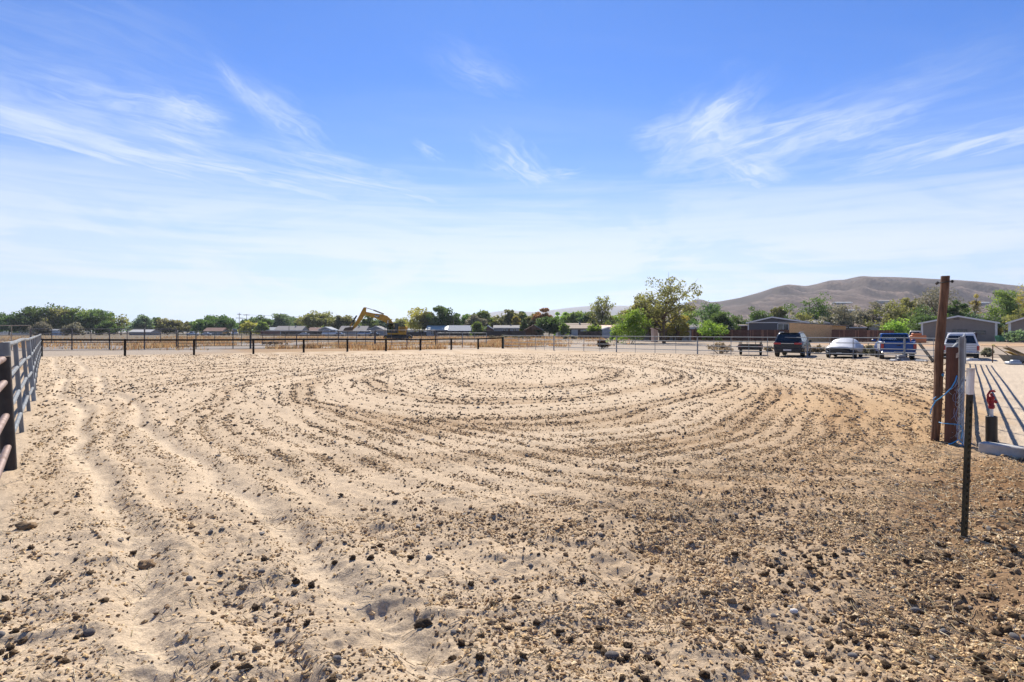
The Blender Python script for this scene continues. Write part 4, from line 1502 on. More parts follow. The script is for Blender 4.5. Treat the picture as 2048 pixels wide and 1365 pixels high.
T(1266, 600, 40, 150, 'olive', 'yellow', 'yellowing tree left of the big airy one', dens=1700)
T(1328, 561, 142, 95, 'sparse', 'olive', 'large airy half bare tree with several stems, tallest in the view', dens=5000, ls=0.18)
T(1262, 622, 74, 92, 'bush', 'bright', 'big dense green bush at the left foot of the large airy tree', 'shrub', 'shrub', dens=4600)
T(1236, 650, 36, 98, 'bush', 'mid', 'lower green bush on the left flank of the big dense one', 'shrub', 'shrub', dens=1500)
T(1424, 606, 74, 150, 'round', 'dark', 'dense dark green round tree right of the large airy one', dens=3400)
T(1376, 620, 50, 160, 'round', 'mid', 'green tree half hidden behind the large airy one', dens=1800)
T(1420, 645, 48, 116, 'bush', 'bright', 'bright yellow green bush showing over the left end of the brown fence', 'shrub', 'shrub', dens=1500)
T(1477, 632, 46, 152, 'spiky', 'dark', 'dark spreading tree left of the grey gabled house', dens=1700)
T(1515, 617, 62, 170, 'spiky', 'dark', 'spiky dark green tree behind the left slope of the grey gabled house', dens=2200)
T(1476, 651, 14, 122, 'column', 'dark', 'small dark conifer just left of the grey gabled house')
T(1622, 596, 86, 158, 'spiky', 'dark', 'large dark spiky tree rising behind the plywood wall', dens=3600)
T(1606, 622, 54, 150, 'olive', 'olive', 'olive tree low in front of the large dark spiky one', dens=1500)
T(1684, 610, 82, 150, 'olive', 'sage', 'grey green spreading tree right of the large dark spiky one', dens=2600)
T(1748, 602, 60, 165, 'olive', 'sage', 'grey olive tree below the hillside houses', dens=2200)
T(1790, 604, 84, 150, 'olive', 'olive', 'broad grey olive tree with visible limbs left of the wooden post', dens=3200)
T(1840, 610, 60, 140, 'round', 'dark', 'shadowy dark tree directly left of the wooden post', dens=2200)
T(1878, 579, 104, 160, 'olive', 'sage', 'tall spreading grey olive tree behind the wooden post', dens=4200)
T(1790, 641, 58, 108, 'bush', 'bright', 'bright green bush at the right end of the brown board fence', 'shrub', 'shrub', dens=2300)
T(1952, 590, 30, 190, 'column', 'yellow', 'slim yellow green poplar above the tan gabled house', dens=1100)
T(1926, 620, 44, 150, 'bush', 'bright', 'bright green crown showing over the tan gabled house', 'shrub', 'shrub', dens=1500)
T(1952, 626, 50, 145, 'round', 'blue', 'blue green tree over the right slope of the tan gabled house', dens=1500)
T(1982, 628, 40, 135, 'round', 'dark', 'dark tree in the gap between the two tan buildings', dens=1400)
T(2012, 579, 84, 140, 'pine', 'mid', 'tall feathery pine-like tree near the right edge', dens=4600)
T(2058, 571, 84, 150, 'round', 'yellow', 'yellow green tree cut by the right edge', dens=3600)
T(2040, 618, 52, 128, 'olive', 'olive', 'grey bare-ish tree above the cropped tan building', dens=1400)
T(2001, 655, 16, 112, 'column', 'yellow', 'yellow flowering shrub beside the green bin', 'shrub', 'shrub', dens=500)
for px, w, top, D, leaf, lab in ((1440, 56, 687, 50.5, 'dry', 'wide dry grey shrub left of the black trailer'), (1636, 30, 690, 49.5, 'dry', 'small dry shrub between the dark and the covered car'),
                                 (1722, 34, 690, 46, 'dry', 'tall dry shrub right of the covered car'), (1744, 34, 692, 45, 'sage', 'dry sage shrub just left of the blue pickup'),
                                 (1974, 22, 697, 43, 'sage', 'small sage tuft right of the white vehicle'), (1537, 16, 693, 55, 'dry', 'tiny dry shrub between the trailer and the dark car')):
    T(px, top, w, D, 'bush', leaf, lab, 'dry_shrub', 'shrub', dens=900, ls=0.085)
for i, (px, w, top) in enumerate(((984, 14, 673), (996, 14, 674), (1008, 12, 671), (1028, 16, 673), (1044, 18, 673), (1056, 14, 674), (1134, 18, 671), (1148, 14, 673))):
    T(px, top, w, 150, 'bush', 'sage', ['leftmost pale sagebrush mound before the dark board fence', 'second pale sagebrush mound from the left before the dark board fence', 'darker taller sagebrush mound behind the gate post',
                                        'sagebrush mound in front of the mobile home fence', 'wide sagebrush mound left of the porch gable', 'sagebrush mound at the foot of the porch gable',
                                        'sagebrush mound before the window of the white house', 'sagebrush mound before the right corner of the white house'][i], 'sagebrush', 'shrub', 'sagebrush mounds along the far fence', dens=260)
T(1203, 681, 24, 63, 'bush', 'brown', 'dark brown heap of tumbleweed behind the panel fence', 'tumbleweed_heap', 'tumbleweed', dens=2600, ls=0.07)
T(545, 684, 60, 84, 'bush', 'dry', 'low tangle of dry weeds behind the corral gate panels', 'dry_weeds', 'weeds', dens=1800, ls=0.09)
T(902, 685, 44, 84, 'bush', 'dry', 'dry weed clump behind the black posts right of the excavator', 'dry_weeds', 'weeds', dens=1500, ls=0.09)
T(318, 687, 46, 84, 'bush', 'dry', 'dry weed clump behind the tall grey corral fence', 'dry_weeds', 'weeds', dens=1300, ls=0.09)

# far-off wood closing the plain, one mass
for a in ((1560, 612, 50, 175, 'olive', 'olive', 'grey green tree between the two dark spiky ones'), (1650, 618, 44, 168, 'olive', 'olive', 'low olive tree touching the right flank of the large dark spiky one'),
          (1716, 622, 46, 162, 'round', 'sage', 'rounded pale tree between the two grey spreading ones'), (1822, 596, 60, 170, 'olive', 'olive', 'grey olive tree leaning over the shadowy dark one'),
          (1850, 632, 60, 130, 'round', 'dark', 'dark low tree at the foot of the wooden post'), (1905, 606, 56, 150, 'olive', 'dark', 'dark limbed tree just right of the wooden post'),
          (1300, 620, 60, 120, 'olive', 'olive', 'loose olive growth around the stems of the large airy tree'), (1352, 628, 50, 112, 'olive', 'yellow', 'yellowing growth right of the large airy tree'),
          (1284, 588, 50, 120, 'sparse', 'olive', 'thin leafy top left of the large airy tree'), (1440, 625, 44, 140, 'round', 'dark', 'low dark growth under the dense round tree'),
          (1150, 634, 60, 262, 'round', 'mid', 'green belt tree low behind the beige roof'), (1064, 632, 40, 262, 'round', 'olive', 'low olive tree left of the russet one'),
          (985, 634, 44, 275, 'round', 'olive', 'low olive crown left of the mobile home'), (1222, 638, 40, 215, 'round', 'mid', 'low green crown under the crooked tree')):
    T(*a)
n = 900
px = rt.uniform(-700, 2300, n)
D = rt.uniform(430, 620, n)
top = 651 - 9 * fbm(px / 40.0, px * 0, 201, 3) * 1.2 - rt.uniform(0, 4, n)
C = np.stack([(px - 1024) / K * D, D, (CH + (HY - top) * D / K) * 0.55], -1)
V, F, t = leaf_cloud(C, np.full(n, 5.6), 48, 1.1, rt.uniform(0, 1, n), rt)
V[:, 2] = np.maximum(V[:, 2], 0.0)
me = mesh_np('far_woodland', V, F, (LEAF['blue'],))
attr_color(me, 'tint', np.repeat(t[:, None], 3, 1))
tag(link('far_woodland', me), 'hazy far-off belt of trees closing the plain', 'woodland', kind='stuff')


# dry grass on the waste ground
def dry_grass(n):
    px = rt.uniform(-40, 1260, n)
    D = 58 * (210 / 58) ** (rt.uniform(0, 1, n) ** 1.2)
    x = (px - 1024) / K * D
    y = D
    cl = fbm(x * 0.10, y * 0.07, 211, 3)
    w = sstep(0.42, 0.58, cl) * sstep(0.36, 0.56, fbm(x * 0.5, y * 0.35, 214, 3)) * (0.25 + 0.75 * sstep(230, 420, px)) * (1 - 0.6 * sstep(960, 1150, px))
    outside = (-seg_side(x, y, BF[0], BF[-1]) < -1.5) & (-seg_side(x, y, RF[0], RF[-1]) < -2.5 * (px > 1000))
    k_ = (rt.uniform(0, 1, n) < w) & (outside | (px < 1000)) & (in_arena(x, y) < -1.0)
    x, y, px = x[k_], y[k_], px[k_]
    n = len(x)
    hgt = rt.uniform(0.18, 0.62, n) * (0.5 + cl[k_])
    a = rt.uniform(0, PI, n)
    wd = rt.uniform(0.02, 0.055, n) * (1 + (y - 58) / 110)
    lx, ly = rt.normal(0, 0.14, n), rt.normal(0, 0.14, n)
    g = ground_h(x, y)
    V = np.stack([np.stack([x - np.cos(a) * wd, y - np.sin(a) * wd, g], -1), np.stack([x + np.cos(a) * wd, y + np.sin(a) * wd, g], -1), np.stack([x + lx, y + ly, g + hgt], -1)], 1).reshape(-1, 3)
    F = np.arange(len(V)).reshape(-1, 3)
    m = tint_mat('dry_grass', 0.9, 0, 4)
    t_ = m.node_tree
    Ng = NB(t_)
    at = Ng.n('ShaderNodeAttribute')
    at.attribute_name = 'tint'
    tl = Ng.n('ShaderNodeBsdfTranslucent')
    Ng.put(tl.inputs['Color'], at.outputs['Color'])
    mx = Ng.n('ShaderNodeMixShader')
    mx.inputs[0].default_value = 0.5
    t_.links.new(t_.nodes['Principled BSDF'].outputs[0], mx.inputs[1])
    t_.links.new(tl.outputs[0], mx.inputs[2])
    t_.links.new(mx.outputs[0], t_.nodes['Material Output'].inputs[0])
    me = mesh_np('dry_grass', V, F, (m,))
    pg = np.array([(0.34, 0.185, 0.085), (0.46, 0.270, 0.130), (0.52, 0.36, 0.19), (0.22, 0.125, 0.065), (0.38, 0.29, 0.16)])
    attr_color(me, 'tint', np.repeat(pg[rt.integers(0, 5, n)], 3, 0))
    tag(link('dry_grass', me), 'dry orange brown grass on the waste ground beyond the fences', 'grass', kind='stuff')


dry_grass(190000)
# ------------------------------------------------------------------ buildings
W_ = {}
def paint(key, col, rough=0.75, **k):
    if key not in W_:
        W_[key] = mat(key, col, rough, 0, k.pop('var', 0.08), k.pop('scale', 3), **k)
    return W_[key]


def siding(key, col, pitch=0.18, vertical=False):
    """boarded wall: the far-off board joints as shallow relief"""
    if key in W_:
        return W_[key]
    m, N, b = new_mat(key)
    tcn = N.n('ShaderNodeTexCoord')
    sp_ = N.n('ShaderNodeSeparateXYZ')
    N.put(sp_.inputs[0], tcn.outputs['Object'])
    ax = sp_.outputs[0] if vertical else sp_.outputs[2]
    w = N.m('FRACT', N.m('DIVIDE', ax, pitch))
    f = N.noise(tcn.outputs['Object'], 1.5, 5, 0.6)
    N.put(b.inputs['Base Color'], N.mix(N.mrange(f, 0.3, 0.7), tuple(c * 0.9 for c in col), tuple(c * 1.08 for c in col)))
    b.inputs['Roughness'].default_value = 0.75
    bn = N.n('ShaderNodeBump')
    bn.inputs['Strength'].default_value = 0.8
    bn.inputs['Distance'].default_value = 0.03
    N.put(bn.inputs['Height'], w)
    N.put(b.inputs['Normal'], bn.outputs[0])
    W_[key] = m
    return m


def shingle(key, col):
    return paint(key, col, 0.9, var=0.25, scale=9, bump=0.6, bscale=12)


GL = mat('window_glass', (0.035, 0.045, 0.055), 0.08, 0, 0.1, 3, spec=0.8)
WHITE = paint('white_trim', (0.72, 0.72, 0.71))


def window(parent, x0, x1, z0, z1, y, frame=None, bars=1):
    f_ = MB()
    t = 0.09
    f_.box(x0 - t, x1 + t, y - 0.06, y + 0.02, z1, z1 + t).box(x0 - t, x1 + t, y - 0.06, y + 0.02, z0 - t, z0)
    f_.box(x0 - t, x0, y - 0.06, y + 0.02, z0, z1).box(x1, x1 + t, y - 0.06, y + 0.02, z0, z1)
    for k in range(bars):
        c = x0 + (x1 - x0) * (k + 1) / (bars + 1)
        f_.box(c - 0.035, c + 0.035, y - 0.05, y + 0.01, z0, z1)
    fr = f_.build('window', frame or WHITE, parent)
    MB().box(x0 + 0.002, x1 - 0.002, y - 0.02, y + 0.008, z0 + 0.002, z1 - 0.002).build('pane', GL, fr)


def house(label, x0, x1, D, eave, ridge, depth, mode, wall, roof, wins=(), door=None, trim=WHITE, over=0.35, name='house', cat='house', rz=0.0, base=0.0, ridge_x=0.5, chim=False):
    """px columns x0..x1, eave and ridge rows at depth D; mode 'gable' shows the gable end, 'front' the roof slope"""
    xa, xb = gx(x0, D), gx(x1, D)
    w = xb - xa
    ze, zr = gz(eave, D) - base, gz(ridge, D if mode == 'gable' else D + depth / 2) - base
    mid_px = 1024 + (xa + xb) / 2 / D * K
    cs = 1.0
    if mode == 'gable' and mid_px > 1400:            # these stand square to the lane that runs past the arena
        rz = -math.atan((mid_px - 1024) / K)
        cs = math.cos(rz) * 1.02
    h = thing(name, label, cat, ((xa + xb) / 2, D, base), rz)
    h['cs'] = cs
    w *= cs
    hw = w / 2
    t = 0.14
    if mode == 'gable':
        cx = -hw + w * ridge_x
        MB().prism([(-hw, -0.3), (hw, -0.3), (hw, ze), (cx, zr), (-hw, ze)], 'y', 0, depth).build('wall', wall, h)
        for (ax, az), (bx_, bz) in (((-hw, ze), (cx, zr)), ((hw, ze), (cx, zr))):
            sl_ = (bz - az) / (bx_ - ax)
            ox = -over if ax < bx_ else over
            MB().prism([(ax + ox, az + sl_ * ox + 0.02), (bx_, bz + 0.02), (bx_, bz + 0.02 + t), (ax + ox, az + sl_ * ox + 0.02 + t)], 'y', -over, depth + over).build('roof', roof, h)
            MB().prism([(ax + ox, az + sl_ * ox - 0.12), (bx_, bz - 0.12), (bx_, bz + 0.02 + t + 0.015), (ax + ox, az + sl_ * ox + 0.02 + t + 0.015)], 'y', -over - 0.05, -over - 0.004).build('barge_board', trim, h)
    else:
        MB().box(-hw, hw, 0, depth, -0.3, ze).build('wall', wall, h)
        MB().prism([(0.01, ze), (depth - 0.01, ze), (depth / 2, zr - 0.02)], 'x', -hw + 0.01, hw - 0.01).build('gable', wall, h)
        for (ay, by2) in ((0, depth / 2), (depth, depth / 2)):
            sl_ = (zr - ze) / (by2 - ay)
            oy = -over if ay < by2 else over
            MB().prism([(ay + oy, ze + sl_ * oy + 0.02), (by2, zr + 0.02), (by2, zr + 0.02 + t), (ay + oy, ze + sl_ * oy + 0.02 + t)], 'x', -hw - over, hw + over).build('roof', roof, h)
        sl_ = (zr - ze) / (depth / 2)
        MB().box(-hw - over, hw + over, -over - 0.05, -over - 0.004, ze - sl_ * over - 0.06, ze - sl_ * over + 0.17).build('fascia', trim, h)
    for (wx0, wx1, z0, z1, *bars) in wins:
        window(h, (gx(wx0, D) - h.location.x) * cs, (gx(wx1, D) - h.location.x) * cs, gz(z0, D) - base, gz(z1, D) - base, 0.0, trim, bars[0] if bars else 1)
    if door:
        dx0, dx1, dtop = door
        a_ = gx(dx0, D) - h.location.x
        b_ = gx(dx1, D) - h.location.x
        MB().box(a_, b_, -0.05, 0.02, 0.05, gz(dtop, D) - base).build('door', paint('door_brown', (0.10, 0.07, 0.05)), h)
    if chim:
        MB().box(hw * 0.3, hw * 0.3 + 0.5, depth * 0.4, depth * 0.4 + 0.5, ze, zr + 0.5).build('chimney', paint('vent_grey', (0.3, 0.3, 0.3)), h)
    return h


rfG, rfT, rfR = shingle('grey_shingles', (0.20, 0.19, 0.185)), shingle('tan_shingles', (0.34, 0.265, 0.20)), shingle('red_brown_roof', (0.20, 0.105, 0.08))
rfW, rfGr, rfO = paint('white_metal_roof', (0.36, 0.38, 0.40), 0.9, spec=0.1), paint('pale_green_roof', (0.44, 0.50, 0.45), 0.6), paint('orange_roof', (0.55, 0.30, 0.19), 0.7)
wlW, wlG, wlD = siding('white_siding', (0.62, 0.61, 0.59)), siding('grey_siding', (0.30, 0.31, 0.32)), siding('charcoal_siding', (0.088, 0.092, 0.108), 0.25)
wlT, wlB, wlBr = siding('taupe_siding', (0.265, 0.228, 0.205), 0.2), siding('pale_blue_siding', (0.42, 0.50, 0.58)), siding('brown_siding', (0.20, 0.125, 0.09))

# far left to right
house('small pale blue shed far off behind the left fence', 102, 115, 300, 661, 659.5, 5, 'front', wlB, rfW, name='shed', cat='shed')
house('long low building with white roof behind the white picket fence', 22, 46, 370, 662, 658.5, 8, 'front', wlG, rfW)
house('low house with long pale grey roof left of the dark domed tree', 258, 301, 310, 664.5, 659, 9, 'front', wlG, paint('pale_grey_roof', (0.40, 0.40, 0.40), 0.8))
house('house with a red-brown roof under the large dark domed tree', 407, 444, 300, 663, 656.5, 8, 'front', wlG, rfR, wins=((415, 419, 668, 664.2), (430, 434, 668, 664.2)))
house('white walled house left of the long grey roof', 521, 546, 290, 661, 655.5, 8, 'front', wlW, rfW, wins=((527, 531, 667, 662.5),))
house('wide house with long grey roof and end gable below the blue green tree', 549, 603, 280, 661, 653, 10, 'front', wlG, rfG, wins=((570, 576, 668, 663), (590, 594, 668, 663)), chim=True)
house('brown roofed house between the long grey roof and the white roof', 616, 637, 300, 662, 656, 8, 'front', wlBr, rfR)
house('house with a bright white gable roof left of the excavator bucket', 637, 664, 275, 660, 654.5, 9, 'gable', wlG, rfW, wins=((645, 650, 667, 662.5),))
house('grey roofed house directly behind the excavator bucket', 678, 731, 265, 662, 653, 10, 'front', wlG, rfG, wins=((712, 718, 669, 664),), chim=True)
house('grey house with gable end seen under the excavator boom', 736, 768, 270, 660, 653, 10, 'gable', wlG, rfG, wins=((748, 754, 667, 662),))
house('low pale roofed building right of the excavator body', 815, 850, 300, 661.5, 658, 8, 'front', wlW, rfW)
house('long mobile home with pale green roof right of the yellowing tree', 853, 921, 235, 660, 652.5, 9, 'front', wlG, rfGr, wins=((862, 868, 669, 662.5), (886, 892, 669, 662.5), (905, 911, 669, 662.5)))
house('pale house with bright white roof behind the lollipop tree', 897, 940, 225, 662, 652, 9, 'front', wlB, rfW, wins=((905, 912, 671, 664),))
house('small brown gabled house left of the grey mobile home', 964, 988, 222, 660, 652, 8, 'gable', wlBr, rfW)
house('grey mobile home with two white framed windows behind the dark board fence', 988, 1038, 220, 656.5, 651.8, 9, 'front', wlG, rfG, wins=((1006, 1013, 664, 658), (1026, 1033, 664, 658)), door=(1016, 1020, 657.5), chim=True)
house('white house with a wide beige roof and dark trimmed gable', 1117, 1185, 185, 657.6, 647.8, 11, 'front', wlW, rfT, wins=((1122, 1129, 670, 661.5), (1134, 1142, 668.5, 659.8)), door=(1156, 1161, 660), trim=paint('dark_trim', (0.05, 0.045, 0.04)), chim=True)
house('small building with an orange roof behind the crooked tree', 1203, 1240, 175, 657.8, 651.8, 8, 'front', wlB, rfO)
house('low blue white shed below the orange roof', 1206, 1228, 168, 659, 655.5, 5, 'gable', wlB, rfW, name='shed', cat='shed')
house('beige roofed low house behind the left part of the brown fence', 1434, 1481, 150, 656.5, 648.7, 9, 'front', wlT, shingle('beige_roof', (0.42, 0.385, 0.34)))
house('low grey roofed building behind the airy tree', 1338, 1410, 150, 657.5, 650.0, 9, 'front', wlBr, rfG)
house('small brown outbuilding squeezed against the left end of the grey gabled house', 1480, 1496, 140, 652, 651, 4, 'front', wlBr, rfT, name='shed', cat='shed')
g = house('charcoal house with a low white trimmed gable behind the brown fence', 1497, 1612, 132, 645.5, 635.0, 14, 'gable', wlD, rfG, ridge_x=0.41, wins=((1556, 1576, 660.5, 648.5, 1),), over=0.5)
def lx(o, px, D):
    return (gx(px, D) - o.location.x) * o['cs']


MB().prism([(lx(g, 1497, 132), gz(646.2, 132)), (lx(g, 1612, 132), gz(646.2, 132)), (lx(g, 1612, 132), gz(644.6, 132)), (lx(g, 1497, 132), gz(644.6, 132))], 'y', -0.07, -0.003).build('frieze_board', WHITE, g)
MB().box(lx(g, 1495.6, 132), lx(g, 1497.8, 132), -0.08, 0.3, -0.2, gz(645, 132)).build('corner_board', WHITE, g)
house('grey house with hipped looking roof behind the plywood wall', 1612, 1656, 150, 646.5, 639.5, 10, 'front', wlG, rfG, chim=True)
house('long low house with a rusty grey roof behind the right brown fence', 1664, 1730, 148, 655.5, 647.0, 10, 'front', wlBr, shingle('rusty_roof', (0.27, 0.19, 0.16)))
house('small white house glimpsed between grey trees above the right brown fence', 1738, 1757, 160, 651, 647.5, 6, 'front', wlW, rfG)
h = house('taupe gabled house with white corner trim behind the white vehicle', 1842, 1990, 114, 646.5, 633.2, 14, 'gable', wlT, rfG, over=0.45)
xm = h.location.x
for px0, px1 in ((1841.2, 1845.5), (1986.5, 1991)):
    MB().box(lx(h, px0, 114), lx(h, px1, 114), -0.06, 0.25, -0.2, gz(646.8, 114)).build('corner_board', WHITE, h)
lv = MB()
for k in range(3):
    lv.box(lx(h, 1913, 114) - 0.45, lx(h, 1913, 114) + 0.45, -0.05, 0.0, 4.62 - 0.22 * k - 0.1, 4.62 - 0.22 * k + 0.06)
lv.build('gable_vent', paint('vent_dark', (0.14, 0.12, 0.12)), h)
window(h, lx(h, 1906, 114), lx(h, 1933, 114), gz(667.5, 114), gz(660.4, 114), 0, paint('dark_frame', (0.10, 0.10, 0.10)), 3)
window(h, lx(h, 1947, 114), lx(h, 1968, 114), gz(668, 114), gz(662.5, 114), 0, paint('dark_frame', (0.10, 0.10, 0.10)), 3)
h = house('second taupe building with white corner trim cut off by the right edge', 2018, 2110, 104, 645.5, 632, 12, 'gable', wlT, rfG, over=0.45, name='garage', cat='garage')
xm = h.location.x
MB().box(lx(h, 2016.8, 104), lx(h, 2022, 104), -0.06, 0.25, -0.2, gz(646, 104)).build('corner_board', WHITE, h)
MB().box(lx(h, 2017.6, 104) - 0.12, lx(h, 2017.6, 104) - 0.02, 0.3, 11.5, -0.2, gz(646.5, 104)).build('side_wall', wlW, h)

# porch gable behind the sagebrush
D = 180
po = thing('porch', 'open timber porch with a steep gable and a white side roof', 'porch', (gx(1068, D), D, 0))
ze, zr, hw = gz(660, D), gz(650.8, D), (gx(1086, D) - gx(1052, D)) / 2
for s in (-1, 1):
    MB().prism([(s * (hw + 0.4), ze - 0.25), (0, zr), (0, zr + 0.16), (s * (hw + 0.4), ze - 0.09)], 'y', -0.3, 5).build('roof', rfR if s < 0 else rfW, po)
    for xx in (hw * 0.92, hw * 0.3):
        MB().box(s * xx - 0.1, s * xx + 0.1, 0, 0.2, -0.1, ze + (zr - ze) * (1 - xx / hw) - 0.1).build('post', paint('porch_brown', (0.13, 0.075, 0.05)), po)
MB().prism([(-hw * .9, ze), (hw * .9, ze), (0, zr - 0.1)], 'y', 0.5, 0.65).build('gable', wlBr, po)
MB().box(-hw * .95, hw * .95, 4.6, 4.8, -0.1, ze).build('back_wall', wlBr, po)

# open carport and pink pillar behind the airy tree
D = 112
cp = thing('carport', 'low open carport with a flat white roof behind the large airy tree', 'carport', (gx(1362, D), D, 0))
hw = (gx(1393, D) - gx(1331, D)) / 2
MB().prism([(-hw, gz(658.6, D)), (hw, gz(656.2, D)), (hw, gz(656.2, D) + 0.16), (-hw, gz(658.6, D) + 0.16)], 'y', -0.6, 5).build('roof', rfW, cp)
for k in range(5):
    xx = -hw + 0.2 + k * (2 * hw - 0.4) / 4
    MB().box(xx - 0.07, xx + 0.07, 0, 0.14, -0.1, gz(658.6, D) + (gz(656.2, D) - gz(658.6, D)) * k / 4).build('post', paint('porch_brown', (0.13, 0.075, 0.05)), cp)
MB().box(-hw + 0.9, -0.6, 0.3, 0.4, -0.1, 1.5).build('panel', paint('grey_panel', (0.26, 0.25, 0.25)), cp)
MB().box(0.3, hw - 0.9, 0.3, 0.4, -0.1, 2.05).build('panel', paint('pale_panel', (0.36, 0.35, 0.34)), cp)
MB().box(-hw, hw, 4.7, 4.9, -0.1, 1.9).build('back_wall', wlBr, cp)
D = 104
o = MB().bbox(-0.36, 0.36, 0, 2.2, -0.1, gz(658, D), 0.03).bbox(-0.5, 0.5, -0.12, 2.3, gz(658, D) - 0.001, gz(658, D) + 0.14, 0.03).build('shed', siding('pinkish_stucco', (0.40, 0.30, 0.255)), None, (gx(1312, D), D, 0))
tag(o, 'narrow pinkish shed with a flat cap left of the carport', 'shed')

# white picket fence, dark board fences, brown fences, plywood
def board_fence(label, p0, p1, D0, D1, top, m, post_m=None, gap=0.010, bw=0.14, light=None, var=0.05, cat='fence', step=2.4):
    a_, b_ = Vector((gx(p0, D0), D0)), Vector((gx(p1, D1), D1))
    L = (b_ - a_).length
    ang = math.atan2(b_.y - a_.y, b_.x - a_.x)
    h0, h1 = gz(top, D0), gz(top, D1)
    f_ = thing('board_fence', label, cat, (a_.x, a_.y, 0), ang)
    r_ = random.Random(int(p0))
    m1, m2 = MB(), MB()
    n_ = int(L / bw)
    if n_ > 420:
        n_ = 420
    bw_ = L / n_
    for k in range(n_):
        h_ = h0 + (h1 - h0) * k / n_ + r_.uniform(-var, var)
        (m2 if light and r_.random() < 0.12 else m1).box(k * bw_ + gap / 2, (k + 1) * bw_ - gap / 2, -0.012 + r_.uniform(-.006, .006), 0.012, 0.03, h_)
    for mm, mt_ in ((m1, m), (m2, light)):
        if mm.v:
            o_ = mm.build('boards', mt_, f_)
            o_['kind'] = 'stuff'
    for z in (0.45, min(h0, h1) - 0.35):
        MB().box(0, L, 0.02, 0.08, z, z + 0.09).build('rail', m, f_)
    k = 0.0
    while k <= L:
        MB().box(k - 0.05, k + 0.05, 0.085, 0.185, -0.2, h0 + (h1 - h0) * k / L + 0.02).build('post', post_m or m, f_)
        k += max(step, L / 24)
    return f_


redb = paint('red_brown_boards', (0.105, 0.043, 0.030), 0.8, var=0.35, scale=2.5)
redl = paint('faded_boards', (0.24, 0.115, 0.07), 0.8, var=0.3)
darkb = paint('dark_boards', (0.058, 0.043, 0.036), 0.85, var=0.3)
board_fence('white picket fence at the far left below the dark trees', -60, 90, 345, 345, 662.2, paint('white_pickets', (0.66, 0.66, 0.66)), gap=0.12, bw=0.32)
board_fence('low reddish board fence in front of the white walled house', 521, 560, 270, 270, 662.0, paint('reddish_boards', (0.19, 0.10, 0.075), 0.85), bw=0.3)
board_fence('dark board fence from the long grey roof to the white roof', 562, 676, 262, 256, 663.5, darkb, bw=0.3)
board_fence('low dark fence below the pale green roof', 775, 868, 250, 240, 664.5, darkb, bw=0.3)
board_fence('long dark board fence in front of the mobile home', 868, 1054, 214, 196, 662.5, darkb, bw=0.16)
board_fence('tall grey brown board fence at the right end of the white house', 1157, 1203, 158, 152, 662.8, darkb)
board_fence('bluish tarpaulin covered fence section left of the big green bush', 1204, 1224, 152, 150, 662.5, paint('tarp_blue', (0.26, 0.30, 0.34), 0.6), gap=0.002)
board_fence('low dark fence behind the big green bush and airy tree', 1226, 1306, 140, 124, 664.5, paint('dark_grey_boards', (0.085, 0.082, 0.08), 0.85))
board_fence('long red-brown board fence left of the plywood wall', 1381, 1580, 119, 112, 660.0, redb, redb, light=redl)
board_fence('red-brown board fence right of the plywood wall', 1664, 1788, 106, 103, 660.6, redb, redb, light=redl)
osb = mat('plywood', (0.60, 0.385, 0.190), 0.8, 0, 0.30, 7, dirt=(0.44, 0.265, 0.125), dscale=2.2, bump=0.2)
pw = thing('plywood_wall', 'tall bare plywood lean-to wall between the two red-brown fences', 'wall', (gx(1579, 108), 108, 0))
Lp = gx(1664, 108) - gx(1579, 108)
npan = 7
for k in range(npan):
    xa, xb = Lp * k / npan + 0.008, Lp * (k + 1) / npan - 0.008
    za, zb = gz(646.2 + 4.6 * k / npan, 108), gz(646.2 + 4.6 * (k + 1) / npan, 108)
    MB().prism([(xa, 0.02), (xb, 0.02), (xb, zb), (xa, za)], 'y', -0.015 + 0.004 * (k % 2), 0.02).build('panel', osb, pw)
for k in range(npan + 1):
    MB().box(Lp * k / npan - 0.045, Lp * k / npan + 0.045, 0.022, 0.14, -0.1, gz(647 + 4.6 * k / npan, 108)).build('stud', paint('stud_wood', (0.40, 0.29, 0.17)), pw)
MB().prism([(-0.15, gz(646.2, 108) + 0.03), (Lp + 3.0, gz(652.4, 108) + 0.03), (Lp + 3.0, gz(652.4, 108) + 0.12), (-0.15, gz(646.2, 108) + 0.12)], 'y', 0.15, 4.5).build('roof', rfG, pw)
MB().prism([(Lp + 0.02, gz(659.5, 109)), (Lp + 3.0, gz(659.5, 109)), (Lp + 3.0, gz(653.0, 109)), (Lp + 0.02, gz(651.4, 109))], 'y', 0.9, 0.95).build('side_panel', osb, pw)

# houses on the hillside
for px, py, w, hh, lab, rf in ((1688, 607.5, 17, 3.0, 'long white roofed house high on the hillside, left of the other', rfW), (1774, 604.5, 16, 3.0, 'grey house highest on the hillside above the blue pickup', rfG),
                               (1707, 622.5, 20, 2.4, 'pale house low on the hillside behind the grey green tree', rfW), (1442, 631.5, 9, 3.4, 'pale building at the foot of the hill beside the dark round tree', rfW),
                               (1966, 608, 14, 2.6, 'pale flat roofed house on the hillside right of the slim poplar', rfW)):
    x_, y_, z_ = on_hill(px, py)
    ww = w * y_ / K
    h_ = thing('hillside_house', lab, 'house', (x_, y_, z_))
    H_ = hh * y_ / K
    MB().box(-ww, ww, 0, ww * 0.8, -6, H_ * 0.55).build('wall', wlG, h_)
    MB().prism([(-ww * 0.05 - 0.5, H_ * 0.5), (ww * 0.8 + 0.5, H_ * 0.5), (ww * 0.4, H_ * 1.05)], 'x', -ww - 0.6, ww + 0.6).build('roof', rf, h_)
    for k in (-0.6, 0.0, 0.55):
        MB().box(ww * k - 0.9, ww * k + 0.9, -0.08, -0.005, 0.3 * H_ * 0.55, 0.8 * H_ * 0.55).build('window', GL, h_)

